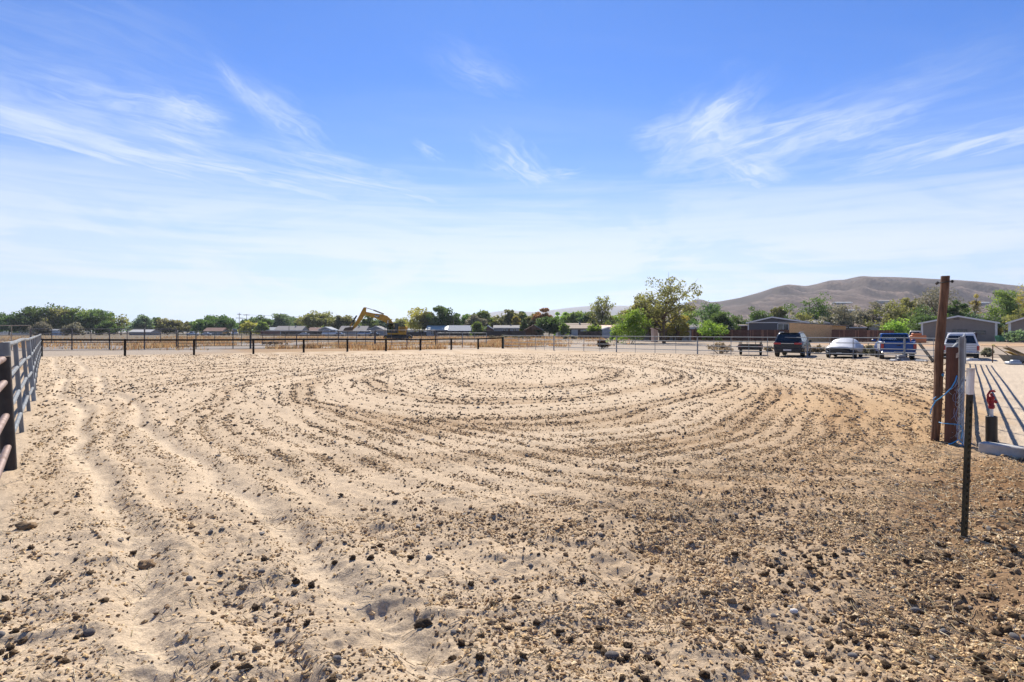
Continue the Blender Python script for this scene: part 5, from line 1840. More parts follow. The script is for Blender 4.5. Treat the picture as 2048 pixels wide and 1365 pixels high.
# ------------------------------------------------------------------ utility poles
def upole(px, top, D, label, arms=(), lamp=False):
    p = thing('utility_pole', label, 'utility pole', (gx(px, D), D, 0))
    H_ = gz(top, D)
    MB().tube([(0, 0, -0.3), (0, 0, H_)], [0.17, 0.11], 8).build('shaft', paint('pole_grey_brown', (0.13, 0.105, 0.085)), p, smooth=True)
    for z, L in arms:
        MB().box(-L, L, -0.08, 0.06, gz(z, D) - 0.1, gz(z, D) + 0.1).build('crossarm', paint('pole_grey_brown', (0.13, 0.105, 0.085)), p)
        for s in (-0.9, -0.4, 0.4, 0.9):
            MB().lathe([(0.05, 0), (0.09, 0.06), (0.05, 0.22)], 6, Matrix.Translation((s * L, 0, gz(z, D) + 0.1))).build('insulator', paint('insulator_grey', (0.4, 0.4, 0.4)), p)
    if lamp:
        MB().tube([(0, 0, H_ - 0.2), (-0.6, -0.3, H_ + 0.1)], 0.06, 6).build('lamp_arm', M_['galv'], p)
        MB().lathe([(0.05, 0.1), (0.22, 0.0), (0.2, -0.12), (0.05, -0.16)], 8, Matrix.Translation((-0.65, -0.32, H_))).build('lamp_head', WHITE, p)


upole(478.5, 626, 285, 'left and taller of the two cross-arm poles, with two arms', ((629.2, 0.9), (636.6, 1.6)))
upole(493, 629, 300, 'right and shorter of the two cross-arm poles, with one arm', ((630.5, 1.5),))
upole(92, 628, 300, 'utility pole with a lamp in front of the tallest dark tree at far left', (), True)
upole(421, 645, 320, 'short lamp pole before the red-brown roof', (), True)
upole(290, 637, 300, 'thin pole left of the low pale grey roof')
upole(907, 637, 240, 'slender pale mast above the pale green roof')
upole(578, 653, 255, 'short dark pole in front of the long grey roof')
upole(770, 653, 230, 'short pole just left of the excavator cab')
for i, (z0, z1) in enumerate(((629.6, 640), (637, 646))):
    pts = []
    for k in range(17):
        t = k / 16
        px = 478 + (1330 - 478) * t
        D = 285 + (150 - 285) * t
        pts.append((gx(px, D), D, gz(z0 + (z1 - z0) * t, D) - 3.2 * 4 * t * (1 - t) * 0.4))
    o = MB().tube(pts, 0.035, 4).build('power_line', M_['black'])
    tag(o, ('upper' if i == 0 else 'lower') + ' power line sagging right from the cross-arm poles over the houses', 'power line')
# ------------------------------------------------------------------ vehicles
TYRE = mat('tyre_rubber', (0.020, 0.019, 0.018), 0.85, 0, 0.3, 10, dirt=(0.12, 0.09, 0.06), dscale=5)
RIM = mat('alloy', (0.34, 0.34, 0.35), 0.35, 0.7, 0.1, 8)
CARGLASS = mat('car_glass', (0.012, 0.018, 0.022), 0.06, 0, 0.05, 3, spec=0.9)
REDL = mat('tail_lamp', (0.36, 0.012, 0.018), 0.25, 0, 0.1, 9, coat=0.6)
CHROME = mat('chrome', (0.52, 0.52, 0.53), 0.22, 0.9, 0.08, 6)
TRIM = mat('black_trim', (0.022, 0.022, 0.024), 0.55, 0, 0.2, 7, dirt=(0.10, 0.08, 0.06), dscale=4)
PLATE = mat('number_plate', (0.60, 0.60, 0.58), 0.5)


def rr(hx, y0, y1, z, r):
    """rounded rectangle ring, half width hx, from y0 to y1"""
    out = []
    for cx, cy, a0 in ((hx - r, y0 + r, -90), (hx - r, y1 - r, 0), (-hx + r, y1 - r, 90), (-hx + r, y0 + r, 180)):
        for k in range(4):
            a = math.radians(a0 + 30 * k)
            out.append((cx + r * math.cos(a), cy + r * math.sin(a), z))
    return out


def sec(y, wb, wm, wt, z0, zm, z1):
    """car body cross-section at y"""
    h = [(wb * 0.86, z0), (wb, z0 + 0.07), (wm, zm), (wt, z1 - 0.07), (wt - 0.05, z1 - 0.012), (wt * 0.6, z1)]
    return [(x, y, z) for x, z in h] + [(-x, y, z) for x, z in reversed(h)]


def wheel(parent, x, y, r, w, rim=True):
    s = 1 if x > 0 else -1
    M = Matrix.Translation((x, y, r)) @ Matrix.Rotation(PI / 2 * s, 4, 'Y')
    t = MB().lathe([(r * 0.62, -w / 2), (r * 0.94, -w / 2), (r, -w / 2 + 0.04), (r, w / 2 - 0.04), (r * 0.94, w / 2), (r * 0.62, w / 2), (r * 0.60, 0)], 20, M).build('wheel', TYRE, parent, smooth=True)
    if rim:
        MB().lathe([(0.05, w / 2 - 0.01), (r * 0.25, w / 2 - 0.03), (r * 0.60, w / 2 - 0.02), (r * 0.60, -w / 2 + 0.06), (0.05, -w / 2 + 0.05)], 14, M).build('rim', RIM, t, smooth=True)


def slab(p, n, t=0.012):
    """thin glass-like slab on four points pushed along n"""
    n = Vector(n).normalized() * t
    p = [Vector(q) for q in p]
    return MB().loft([[tuple(q) for q in p], [tuple(q + n) for q in p]])


def cabin(root, belt, top, yb0, yb1, yt0, yt1, wb, wt, m, glass_m=CARGLASS, f0=0.10, f1=0.86, sides=3, front=True, rear=True, pillar=0.09, r=0.16):
    """greenhouse with a rear window, windscreen and side windows standing proud of it"""
    mid = 0.55
    rings = [rr(wb, yb0, yb1, belt - 0.04, r)]
    for f in (0.35, 0.7, 0.93):
        rings.append(rr(wb + (wt - wb) * f, yb0 + (yt0 - yb0) * f, yb1 + (yt1 - yb1) * f, belt + (top - belt) * f, r))
    rings.append(rr(wt - 0.07, yt0 + 0.05, yt1 - 0.08, top, r))
    MB().loft(rings).build('cab', m, root, smooth=True)
    L = lambda a, b, f: a + (b - a) * f
    z0, z1 = L(belt, top, f0), L(belt, top, f1)
    g = {}
    if rear:
        y0, y1 = L(yb0, yt0, f0) , L(yb0, yt0, f1)
        w0, w1 = L(wb, wt, f0) - pillar, L(wb, wt, f1) - pillar
        g['rear'] = slab([(-w0, y0 - 0.004, z0), (w0, y0 - 0.004, z0), (w1, y1 - 0.004, z1), (-w1, y1 - 0.004, z1)], (0, -1, 0)).build('rear_window', glass_m, root)
    if front:
        y0, y1 = L(yb1, yt1, f0), L(yb1, yt1, f1)
        w0, w1 = L(wb, wt, f0) - pillar, L(wb, wt, f1) - pillar
        slab([(-w0, y0 + 0.004, z0), (w0, y0 + 0.004, z0), (w1, y1 + 0.004, z1), (-w1, y1 + 0.004, z1)], (0, 1, 0)).build('windscreen', glass_m, root)
    for s in (-1, 1):
        x0, x1 = s * (L(wb, wt, f0) + 0.002), s * (L(wb, wt, f1) + 0.002)
        ya0, yb_0 = L(yb0, yt0, f0) + 0.14, L(yb1, yt1, f0) - 0.16
        ya1, yb_1 = L(yb0, yt0, f1) + 0.14, L(yb1, yt1, f1) - 0.16
        for k in range(sides):
            u0, u1 = k / sides + 0.015, (k + 1) / sides - 0.015
            slab([(x0, L(ya0, yb_0, u0), z0), (x0, L(ya0, yb_0, u1), z0), (x1, L(ya1, yb_1, u1), z1), (x1, L(ya1, yb_1, u0), z1)], (s, 0, 0)).build('side_window', glass_m, root)
    return g


def car_paint(key, col, metal=0.0, rough=0.3, dirt=None):
    return mat(key, col, rough, metal, 0.06, 3, coat=0.12, spec=0.3, dirt=dirt, dscale=1.6)


def ray_rz(px, extra=0.0):
    return -math.atan((px - 1024) / K) + math.radians(extra)


# --- dark estate car seen from behind
D = 42.6
v = thing('estate_car', 'dark blue grey sport utility car seen from behind with red tail lamps', 'car', (gx(1575, D), D, 0), ray_rz(1575, -9))
P = car_paint('dark_metallic', (0.016, 0.022, 0.032), 0.0, 0.26)
MB().loft([sec(0.0, .82, .90, .86, .44, .72, .98), sec(.10, .90, .955, .92, .36, .74, 1.09), sec(.8, .94, .975, .94, .30, .74, 1.11), sec(3.5, .94, .975, .93, .30, .74, 1.09),
           sec(4.55, .92, .95, .86, .30, .70, 1.00), sec(4.95, .80, .84, .72, .40, .66, .84)]).build('body', P, v, smooth=True)
cabin(v, 1.08, 1.72, 0.06, 3.75, 0.50, 2.75, 0.90, 0.70, P)
MB().bbox(-.86, .86, -.09, .10, .34, .62, .04).build('rear_bumper', TRIM, v)
for s in (-1, 1):
    MB().bbox(s * .93 if s < 0 else .44, -.44 if s < 0 else .93, -.035, .09, .90, 1.03, .02).build('tail_lamp', REDL, v)
    MB().tube([(s * .66, .75, 1.71), (s * .66, .95, 1.77), (s * .66, 2.6, 1.77), (s * .66, 2.8, 1.70)], .022, 6).build('roof_rail', CHROME, v)
    MB().bbox(min(s * .95, s * 1.15), max(s * .95, s * 1.15), 3.05, 3.2, 1.02, 1.2, .03).build('mirror', TRIM, v)
    wheel(v, s * .84, .98, .37, .25)
    wheel(v, s * .84, 3.95, .37, .25)
MB().box(-.43, .43, -.028, .0, .955, .985).build('light_bar', CHROME, v)  # bright strip standing in for the sky reflected in the tailgate
MB().bbox(-.26, .26, -.115, -.092, .44, .56, .01).build('number_plate', PLATE, v)
MB().bbox(-.60, .60, .38, .62, 1.70, 1.735, .01).build('spoiler', P, v)

# --- covered car facing us
D = 40.5
v = thing('covered_car', 'low dark car half wrapped in a silver fabric car cover, nose towards us', 'car', (gx(1678, D), D, 0), PI + ray_rz(1678, -9))
Mc = Matrix.Translation((0, -4.5, 0))
P = car_paint('navy_paint', (0.016, 0.020, 0.028), 0.2, 0.3)
MB().loft([sec(0.1, .80, .86, .80, .36, .60, .82), sec(.6, .90, .93, .86, .22, .60, .90), sec(3.3, .91, .93, .86, .20, .56, .82), sec(4.15, .86, .89, .74, .20, .50, .70), sec(4.50, .66, .70, .52, .24, .44, .58)], Mc).build('body', P, v, smooth=True)
rings = []
r_ = random.Random(5)
prof_c = [(0.0, .84, .88, .86), (.35, .90, .60, 1.00), (1.1, .93, .42, 1.24), (1.8, .95, .34, 1.345), (2.5, .95, .36, 1.31), (3.1, .95, .44, 1.10), (3.6, .93, .55, .93), (4.1, .88, .60, .82), (4.36, .74, .60, .715)]
for y, w, zb, zt in prof_c:
    ring = []
    for k in range(21):
        a = PI * k / 20
        ca, sa = math.cos(a), math.sin(a)
        x = w * math.copysign(abs(ca) ** 0.62, ca)
        low = zb if ca < 0.2 else min(zb, 0.62)
        z = zb + (zt - zb) * abs(sa) ** 0.8
        wr = 0.022 * (vnoise(x * 5 + 3, y * 4, 9) - 0.5) + 0.014 * (vnoise(x * 11, y * 9, 10) - 0.5)
        ring.append((x * (1.015 + wr), y - 4.5, z + wr * 2.0))
    rings.append(ring)
cv = MB().loft(rings, None, False, False)
for k in range(21):
    pass
co = cv.build('cover', mat('silver_cover', (0.40, 0.42, 0.46), 0.5, 0.2, 0.14, 4, bump=0.9, bscale=7), v, smooth=True)
sm = co.modifiers.new('thickness', 'SOLIDIFY')
sm.thickness = 0.012
for s in (-1, 1):
    MB().lathe([(0.02, 0.06), (0.10, 0.04), (0.125, 0.0), (0.12, -0.05)], 14, Matrix.Translation((s * .58, -.27, .64)) @ Matrix.Rotation(-PI / 2 + 0.25, 4, 'X') @ Matrix.Scale(1.25, 4, (1, 0, 0))).build('headlamp', mat('headlamp_lens', (0.45, 0.47, 0.50), 0.12, 0.3, 0.1, 5, coat=0.5), v, smooth=True)
    wheel(v, s * .80, -.95, .31, .21)
    wheel(v, s * .80, -3.6, .31, .21)
MB().bbox(-.40, .40, -.10, .012, .46, .535, .02).build('grille', TRIM, v)
MB().bbox(-.72, .72, -.30, -.015, .22, .40, .05).build('front_bumper', P, v)
MB().box(-.16, .16, .005, .02, .30, .39).build('number_plate', PLATE, v)

# --- blue pickup from behind
D = 38.3
v = thing('pickup_truck', 'bright blue pickup truck seen from behind with white lettering on its rear window', 'pickup truck', (gx(1797, D), D, 0), ray_rz(1797, 6))
P = car_paint('blue_paint', (0.008, 0.066, 0.26), 0.0, 0.28)
W2 = car_paint('white_paint_car', (0.66, 0.67, 0.68), 0, 0.3)
MB().loft([sec(0.02, .93, .98, .95, .52, .80, 1.08), sec(.2, .95, .99, .96, .46, .80, 1.10), sec(2.1, .95, .99, .96, .42, .80, 1.10), sec(3.7, .95, .99, .96, .42, .80, 1.10), sec(5.0, .92, .96, .88, .44, .78, 1.04), sec(5.3, .84, .88, .78, .5, .74, .92)]).build('body', P, v, smooth=True)
MB().box(-.80, .80, .12, 1.95, 1.085, 1.112).build('bed_floor', TRIM, v)
for s in (-1, 1):
    MB().bbox(min(s * .97, s * .86), max(s * .97, s * .86), 0.04, 2.0, 1.09, 1.17, .02).build('bed_rail', W2 if s < 0 else P, v)
    MB().bbox(min(s * .99, s * 1.004), max(s * .99, s * 1.004), 0.25, 2.0, .62, 1.02, .004).build('side_stripe', W2, v)  # white panel imitating the sky sheen on the blue side
    MB().bbox(min(s * .80, s * .965), max(s * .80, s * .965), -.055, .05, .72, 1.05, .015).build('tail_lamp', REDL, v)
    MB().bbox(min(s * 1.02, s * 1.26), max(s * 1.02, s * 1.26), 2.75, 2.88, 1.14, 1.30, .03).build('mirror', P, v)
    wheel(v, s * .84, 1.05, .36, .24)
    wheel(v, s * .84, 4.35, .36, .24)
MB().bbox(-.785, .785, -.04, .06, .57, 1.155, .02).build('tailgate', P, v)
MB().bbox(-.10, .10, -.062, -.042, .90, .96, .01).build('handle', TRIM, v)
MB().bbox(-.95, .95, -.20, .0, .40, .53, .03).build('rear_bumper', CHROME, v)
MB().bbox(-.26, .26, -.225, -.202, .44, .54, .01).build('number_plate', PLATE, v)
g = cabin(v, 1.13, 1.70, 1.95, 3.75, 2.12, 3.25, 0.90, 0.76, P, sides=1, f0=0.12, f1=0.88)


def text_mesh(txt, size, m, name, parent, M, ext=0.004):
    c = bpy.data.curves.new(name, 'FONT')
    c.body = txt
    c.size = size
    c.extrude = ext
    c.align_x = 'CENTER'
    c.align_y = 'CENTER'
    c.offset = size * 0.03
    tmp = bpy.data.objects.new(name, c)
    COL.objects.link(tmp)
    dg = bpy.context.evaluated_depsgraph_get()
    me = bpy.data.meshes.new_from_object(tmp.evaluated_get(dg))
    bpy.data.objects.remove(tmp)
    me.materials.clear()
    me.materials.append(m)
    me.transform(M)
    return link(name, me, parent)


DEC = mat('decal_white', (0.55, 0.66, 0.82), 0.5)
Mt = Matrix.Translation((-0.22, 1.975, 1.33)) @ Matrix.Rotation(PI / 2 - 0.25, 4, 'X')
text_mesh('YAMAHA', 0.17, DEC, 'lettering', v, Mt @ Matrix.Scale(0.85, 4, (1, 0, 0)))
em = MB()
for k in range(3):
    a = PI / 2 + k * 2 * PI / 3
    em.bar((0, 0, 0), (0.075 * math.cos(a), 0.075 * math.sin(a), 0), 0.02, 0.006)
n_ = 20
for k in range(n_):
    a, b2 = 2 * PI * k / n_, 2 * PI * (k + 1) / n_
    em.add([(r * math.cos(t), r * math.sin(t), z) for t in (a, b2) for r in (0.070, 0.088) for z in (-0.003, 0.003)], [(0, 2, 6, 4), (1, 5, 7, 3), (2, 3, 7, 6), (0, 4, 5, 1)])
me = em.mesh('emblem', DEC)
me.transform(Matrix.Translation((-0.62, 1.975, 1.33)) @ Matrix.Rotation(PI / 2 - 0.25, 4, 'X'))
link('emblem', me, v)
r_ = random.Random(8)
sc_ = MB()
for k in range(9):
    c = Vector((r_.uniform(-0.9, 1.0), r_.uniform(-0.9, -0.35), 0.02))
    sc_.bbox(-r_.uniform(.08, .3), r_.uniform(.08, .3), -.06, .06, -.02, r_.uniform(.03, .12), .015, Matrix.Translation(c) @ Matrix.Rotation(r_.uniform(0, 3), 4, 'Z'))
o = sc_.build('white_scraps', mat('dirty_white', (0.6, 0.6, 0.58), 0.7, 0, 0.2, 6), None, (gx(1800, 37.2), 37.2, 0))
tag(o, 'scattered dirty white scraps on the ground behind the blue pickup', 'scraps', kind='stuff')
o = MB().bbox(-.42, .30, -.22, .22, -.02, .20, .04).bbox(-.36, .12, -.16, .16, .201, .34, .04).tube([(-.40, 0, .1), (-.52, -.1, .3), (-.42, -.1, .38)], .03, 6).build('floor_jack', mat('greasy_grey', (0.22, 0.22, 0.23), 0.6, 0.3, 0.3, 8), None, (gx(1806, 37.0), 37.0, 0), False)
tag(o, 'grey floor jack like lump on the ground under the tailgate of the blue pickup', 'jack')

# --- white two-door wagon from behind, half hidden by the wooden post
D = 38.2
v = thing('white_wagon', 'boxy white utility wagon seen from behind beside the wooden post', 'car', (gx(1922, D), D, 0), ray_rz(1922, 0))
MB().loft([sec(0.0, .86, .93, .90, .52, .80, 1.02), sec(.12, .90, .95, .92, .48, .80, 1.05), sec(3.0, .91, .95, .92, .46, .80, 1.05), sec(4.3, .88, .93, .86, .46, .78, 1.0), sec(4.6, .8, .85, .76, .5, .74, .9)]).build('body', W2, v, smooth=True)
cabin(v, 1.04, 1.72, 0.04, 3.1, 0.32, 2.5, 0.88, 0.68, W2, f0=0.05, f1=0.76, pillar=0.10)
MB().bbox(-.95, .95, -.16, .02, .40, .52, .03).build('rear_bumper', CHROME, v)
MB().bbox(-.80, .80, .06, .3, .20, .46, .03).build('underbody', TRIM, v)
for s in (-1, 1):
    MB().bbox(min(s * .80, s * .935), max(s * .80, s * .935), -.05, .05, .62, .92, .015).build('tail_lamp', REDL, v)
    wheel(v, s * .80, .95, .36, .24)
    wheel(v, s * .80, 3.75, .36, .24)
for z in (.66, .80, .93):
    MB().box(-.78, .78, -.012, .05, z, z + .012).build('tailgate_crease', TRIM, v)
MB().tube([(-.72, .5, 1.715), (-.72, .52, 1.74), (.72, .52, 1.74), (.72, .5, 1.715)], .02, 6).build('roof_bar', W2, v)
o = MB().bbox(-.62, .5, -.25, .3, -.02, .10, .04, Matrix.Rotation(0.3, 4, 'Z')).bbox(-.25, .35, -.2, .2, .101, .16, .03).build('folded_tarp', mat('pale_tarp', (0.52, 0.53, 0.55), 0.6, 0, 0.2, 6), None, (gx(1942, 37.0), 37.0, 0))
tag(o, 'pale folded tarpaulin on the ground behind the white wagon', 'tarpaulin')

# --- small black utility trailer
D = 45.6
v = thing('utility_trailer', 'small black utility trailer with stake posts and red lamps left of the dark car', 'trailer', (gx(1499, D), D, 0), ray_rz(1499, -4))
tb = mat('trailer_black', (0.020, 0.020, 0.022), 0.5, 0.2, 0.3, 6, dirt=(0.11, 0.055, 0.035), dscale=2.5)
MB().bbox(-.82, .82, 0, .06, .42, .82, .012).build('tailgate', tb, v)
for s in (-1, 1):
    MB().bbox(min(s * .82, s * .76), max(s * .82, s * .76), .062, 2.4, .42, .82, .012).build('side', tb, v)
    MB().bbox(min(s * .60, s * .90), max(s * .60, s * .90), -.05, -.004, .66, .73, .01).build('tail_lamp', REDL, v)
    wheel(v, s * .72, 1.2, .29, .17)
    MB().prism([(0.80, .60), (0.86, .68), (1.5, .68), (1.58, .60), (1.5, .62), (.88, .62)], 'x', s * .84 - (0 if s > 0 else .20), s * .84 + (.20 if s > 0 else 0)).build('mudguard', tb, v)
    for y in (.08, 1.2, 2.35):
        MB().box(s * .74 - .025, s * .74 + .025, y - .02, y + .03, .5, 1.06).build('stake', tb, v)
MB().box(-.75, .75, .065, 2.4, .42, .47).build('deck', tb, v)
MB().bbox(-.82, .82, 2.402, 2.46, .42, .82, .012).build('front_board', tb, v)
for x in (-.35, .28):
    MB().box(x - .02, x + .02, 2.42, 2.46, .5, 1.06).build('stake', tb, v)
MB().tube([(-.6, 2.4, .4), (0, 3.6, .42), (.6, 2.4, .4)], .035, 6).build('drawbar', tb, v)
MB().tube([(-.72, 1.2, .29), (.72, 1.2, .29)], .03, 6).build('axle', tb, v)


# --- cars and a bus in the distance
def far_car(px, D, label, paint_m, L=4.6, Wd=1.85, belt=1.0, top=1.5, rz=PI / 2, name='parked_car', cat='car', cabp=(0.9, 3.6, 1.3, 3.0), grp=None):
    v = thing(name, label, cat, (gx(px, D), D, 0), rz, grp)
    M = Matrix.Translation((0, -L / 2, 0))
    hw = Wd / 2
    MB().loft([sec(0, hw * .88, hw * .92, hw * .9, .4, .65, belt - .08), sec(.2, hw * .95, hw, hw * .95, .32, .68, belt), sec(L - .9, hw * .95, hw, hw * .95, .32, .68, belt), sec(L, hw * .86, hw * .9, hw * .8, .4, .6, belt - .2)], M).build('body', paint_m, v, smooth=True)
    cabin(v, belt, top, cabp[0] - L / 2, cabp[1] - L / 2, cabp[2] - L / 2, cabp[3] - L / 2, hw * .92, hw * .76, paint_m, sides=2)
    for s in (-1, 1):
        wheel(v, s * (hw - .12), .85 - L / 2, .34, .22, False)
        wheel(v, s * (hw - .12), L - .9 - L / 2, .34, .22, False)
    return v


SILV = car_paint('silver_paint', (0.42, 0.43, 0.44), 0.4)
far_car(385, 275, 'white pickup parked far off left of the red-brown roof', W2, 5.4, 2.0, 1.15, 1.85, PI / 2 + .1, 'parked_truck', 'pickup truck', (2.0, 3.9, 2.2, 3.4))
far_car(412, 270, 'white car parked below the red-brown roof', W2)
far_car(469, 290, 'white bus-like camper right of the digger below the two poles', W2, 7.5, 2.4, 1.5, 3.2, 0.5, 'camper_van', 'camper', (.3, 7.0, .4, 6.6))
far_car(660, 250, 'white camper trailer parked under the excavator bucket', W2, 6.4, 2.3, 1.4, 2.7, PI / 2, 'camper_van', 'camper', (.2, 6.2, .6, 5.6))
far_car(678, 246, 'grey car next to the white camper trailer under the bucket', SILV)
far_car(729, 244, 'silver van parked under the excavator boom', SILV, 6.0, 2.1, 1.3, 2.3, PI / 2 + .05, 'parked_van', 'van', (.3, 5.4, .5, 4.6))
far_car(748, 240, 'dark car parked right of the silver van', car_paint('dark_car', (.05, .055, .06)), rz=PI / 2)
far_car(608, 258, 'white car in front of the dark fence below the long grey roof', W2, rz=PI / 2)
ot = far_car(1831, 103, 'old cream pickup facing us beside the taupe house', car_paint('cream_paint', (0.60, 0.58, 0.50)), 5.2, 1.95, 1.15, 1.95, PI + ray_rz(1831, -8), 'old_pickup', 'pickup truck', (2.0, 3.7, 2.2, 3.2))
for s in (-.62, .62):
    MB().lathe([(0.02, 0.03), (.11, .02), (.12, -.02)], 10, Matrix.Translation((s, 2.6, .82)) @ Matrix.Rotation(-PI / 2, 4, 'X')).build('headlamp', PLATE, ot)
MB().bbox(-.85, .85, 2.5, 2.64, .42, .58, .02).build('front_bumper', CHROME, ot)
MB().bbox(-.45, .45, 2.5, 2.61, .70, .92, .02).build('grille', TRIM, ot)
orr = mat('orange_plastic', (0.62, 0.20, 0.07), 0.6)
o = MB().bbox(-1.2, 1.2, -.35, .35, -.05, 1.25, .1).bbox(-1.0, .5, -.25, .3, 1.251, 1.6, .1).build('orange_stack', orr, None, (gx(1836, 98), 98, 0))
tag(o, 'low orange stack in front of the old cream pickup', 'stack')
# orange digger by the poles
v = thing('backhoe', 'small orange yellow backhoe parked far off left of the white camper', 'backhoe', (gx(453, 285), 285, 0), 0.3)
og = mat('machine_orange', (0.55, 0.28, 0.06), 0.5)
MB().bbox(-1.6, 1.4, -.6, .6, .7, 1.6, .1).build('body', og, v)
MB().bbox(-.4, .9, -.55, .55, 1.6, 2.9, .08).build('cab', CARGLASS, v)
MB().bbox(-.5, 1.0, -.62, .62, 2.9, 3.05, .03).build('roof', og, v)
MB().tube([(1.3, 0, 1.0), (2.4, 0, 3.0), (3.2, 0, 1.2)], .16, 6).build('arm', og, v)
MB().bbox(-2.6, -1.7, -.9, .9, .2, 1.0, .08).build('bucket', TRIM, v)
for x, r in ((-1.1, .5), (1.0, .75)):
    for s in (-.75, .75):
        MB().lathe([(r * .5, -.18), (r, -.15), (r, .15), (r * .5, .18)], 14, Matrix.Translation((x, s, r)) @ Matrix.Rotation(PI / 2, 4, 'X')).build('wheel', TYRE, v)

# bins and clutter by the taupe houses
D = 106
b_ = thing('green_bin', 'green wheeled rubbish bin between the two taupe buildings', 'bin', (gx(2001, D), D, 0))
gm = mat('green_plastic', (0.02, 0.17, 0.09), 0.5)
MB().loft([rr(.5, -.4, .4, .08, .08), rr(.66, -.52, .52, 1.0, .08)]).build('body', gm, b_)
MB().loft([rr(.69, -.56, .55, 1.0, .08), rr(.66, -.5, .5, 1.12, .08)]).build('lid', gm, b_)
for s in (-.45, .45):
    MB().lathe([(.05, -.05), (.14, -.05), (.14, .05), (.05, .05)], 10, Matrix.Translation((s, -.42, .14)) @ Matrix.Rotation(PI / 2, 4, 'Y')).build('wheel', TYRE, b_)
for px, w, h_, lab, mm in ((1960, .55, 2.2, 'brown upright paddle shaped board leaning on the taupe house', paint('brown_wood', (0.19, 0.10, 0.05))), (1949, .9, 1.5, 'dark reddish cabinet against the taupe house', paint('dark_red_box', (0.075, 0.03, 0.035))),
                           (2022, .45, 1.5, 'dark planter pot against the cropped taupe building', paint('dark_pot', (0.05, 0.06, 0.06))), (2046, .55, .95, 'grey box at the right edge before the cropped taupe building', paint('grey_box', (0.17, 0.16, 0.16)))):
    Dd = 112.6 if px < 1990 else 102.5
    if px == 1960:
        o = MB().prism([(-.3, 0), (.3, 0), (.42, .5), (.45, h_ - .4), (.2, h_), (-.2, h_), (-.45, h_ - .4), (-.42, .5)], 'y', 0, .08).build('paddle_board', mm, None, (gx(px, Dd), Dd, 0))
    else:
        o = MB().bbox(-w, w, -.3, .3, -.05, h_, .05).bbox(-w - .04, w + .04, -.34, .34, h_ + .001, h_ + .08, .02).build({1949: 'cabinet', 2022: 'planter', 2046: 'utility_box'}[px], mm, None, (gx(px, Dd), Dd, 0))
    tag(o, lab, {1960: 'board', 1949: 'cabinet', 2022: 'planter', 2046: 'box'}[px])
T(2034, 660, 34, 101, 'bush', 'blue', 'grey green shrub against the cropped taupe building', 'shrub', 'shrub', dens=900)

# ------------------------------------------------------------------ excavator
D = 136.0
ex = thing('excavator', 'yellow tracked excavator working beyond the fences with its boom raised and bucket to the left', 'excavator', (gx(796, D), D, 0), 0.10)
S_ = D / K
YEL = mat('machine_yellow', (0.60, 0.31, 0.045), 0.85, 0, 0.16, 3, dirt=(0.27, 0.165, 0.075), dscale=1.4, spec=0.25)
DRK = mat('machine_black', (0.022, 0.022, 0.022), 0.55, 0.1, 0.3, 5, dirt=(0.13, 0.10, 0.07), dscale=2)


def E(px, py):
    return ((px - 796) * S_, gz(py, D))


for s in (-1, 1):
    y0 = s * 1.25
    tr_ = MB()
    out = [(-3.2, .55), (-2.9, .12), (2.9, .12), (3.3, .55), (2.9, .98), (-2.8, .98)]
    for k in range(6):
        pass
    po_ = []
    for cx, a0, a1 in ((-2.6, 90, 270), (2.7, -90, 90)):
        for k in range(9):
            a = math.radians(a0 + (a1 - a0) * k / 8)
            po_.append((cx + 0.50 * math.cos(a), 0.52 + 0.50 * math.sin(a)))
    t_ = MB().prism(po_, 'y', y0 - .32, y0 + .32).build('track', DRK, ex)
    m = MB()
    for k in range(26):
        x = -2.6 + 5.3 * k / 25
        m.box(x - .07, x + .07, y0 - .35, y0 + .35, 1.025, 1.07).box(x - .07, x + .07, y0 - .35, y0 + .35, -.03, .015)
    o = m.build('track_shoes', DRK, t_)
    o['kind'] = 'stuff'
    for x in (-2.6, -1.3, 0, 1.3, 2.7):
        MB().lathe([(.1, -.36), (.26, -.36), (.26, .36), (.1, .36)], 10, Matrix.Translation((x, y0, .5)) @ Matrix.Rotation(PI / 2, 4, 'X')).build('roller', YEL if abs(x) > 2 else DRK, t_)
MB().bbox(-1.3, 1.3, -.9, .9, .7, 1.15, .05).build('undercarriage', DRK, ex)
xa, za = E(776, 669.5)
xb, zb = E(814, 653.5)
MB().bbox(xa, xb, -1.35, 1.35, 1.16, 1.55, .05).build('deck', YEL, ex)
MB().bbox(E(797.5, 0)[0], xb, -1.38, 1.38, 1.551, zb, .14).build('engine_housing', YEL, ex)
for k in range(5):
    MB().box(E(801, 0)[0], E(811, 0)[0], -1.40, -1.375, 1.8 + .24 * k, 1.92 + .24 * k).build('vent', DRK, ex)
cx0, cx1 = E(775.5, 0)[0], E(796.5, 0)[0]
zc0, zc1 = 1.551, E(0, 647.3)[1]
cb = MB()
for x in (cx0, cx1 - .14):
    for y in (-1.36, -.34):
        cb.box(x, x + .14, y, y + .10, zc0, zc1 - .12)
cb.box(cx0 + (cx1 - cx0) * .58, cx0 + (cx1 - cx0) * .58 + .1, -1.36, -1.28, zc0, zc1 - .12)
cb.box(cx0, cx1, -1.36, -.24, zc0 - .0, zc0 + .35).box(cx0 - .04, cx1 + .04, -1.4, -.2, zc1 - .118, zc1)
cb.box(cx1 - .75, cx1 - .14, -1.33, -.26, zc0 + .36, zc1 - .122)
cab = cb.build('cab', mat('cab_dark', (0.018, 0.028, 0.032), 0.35, 0.1, 0.2, 5), ex)
gm_, N_, b__ = new_mat('clear_glass')
b__.inputs['Base Color'].default_value = (0.30, 0.42, 0.42, 1)
b__.inputs['Transmission Weight'].default_value = 1.0
b__.inputs['Roughness'].default_value = 0.02
b__.inputs['IOR'].default_value = 1.05
MB().box(cx0 + .02, cx0 + .035, -1.25, -.36, zc0 + .36, zc1 - .13).build('windscreen', gm_, cab)
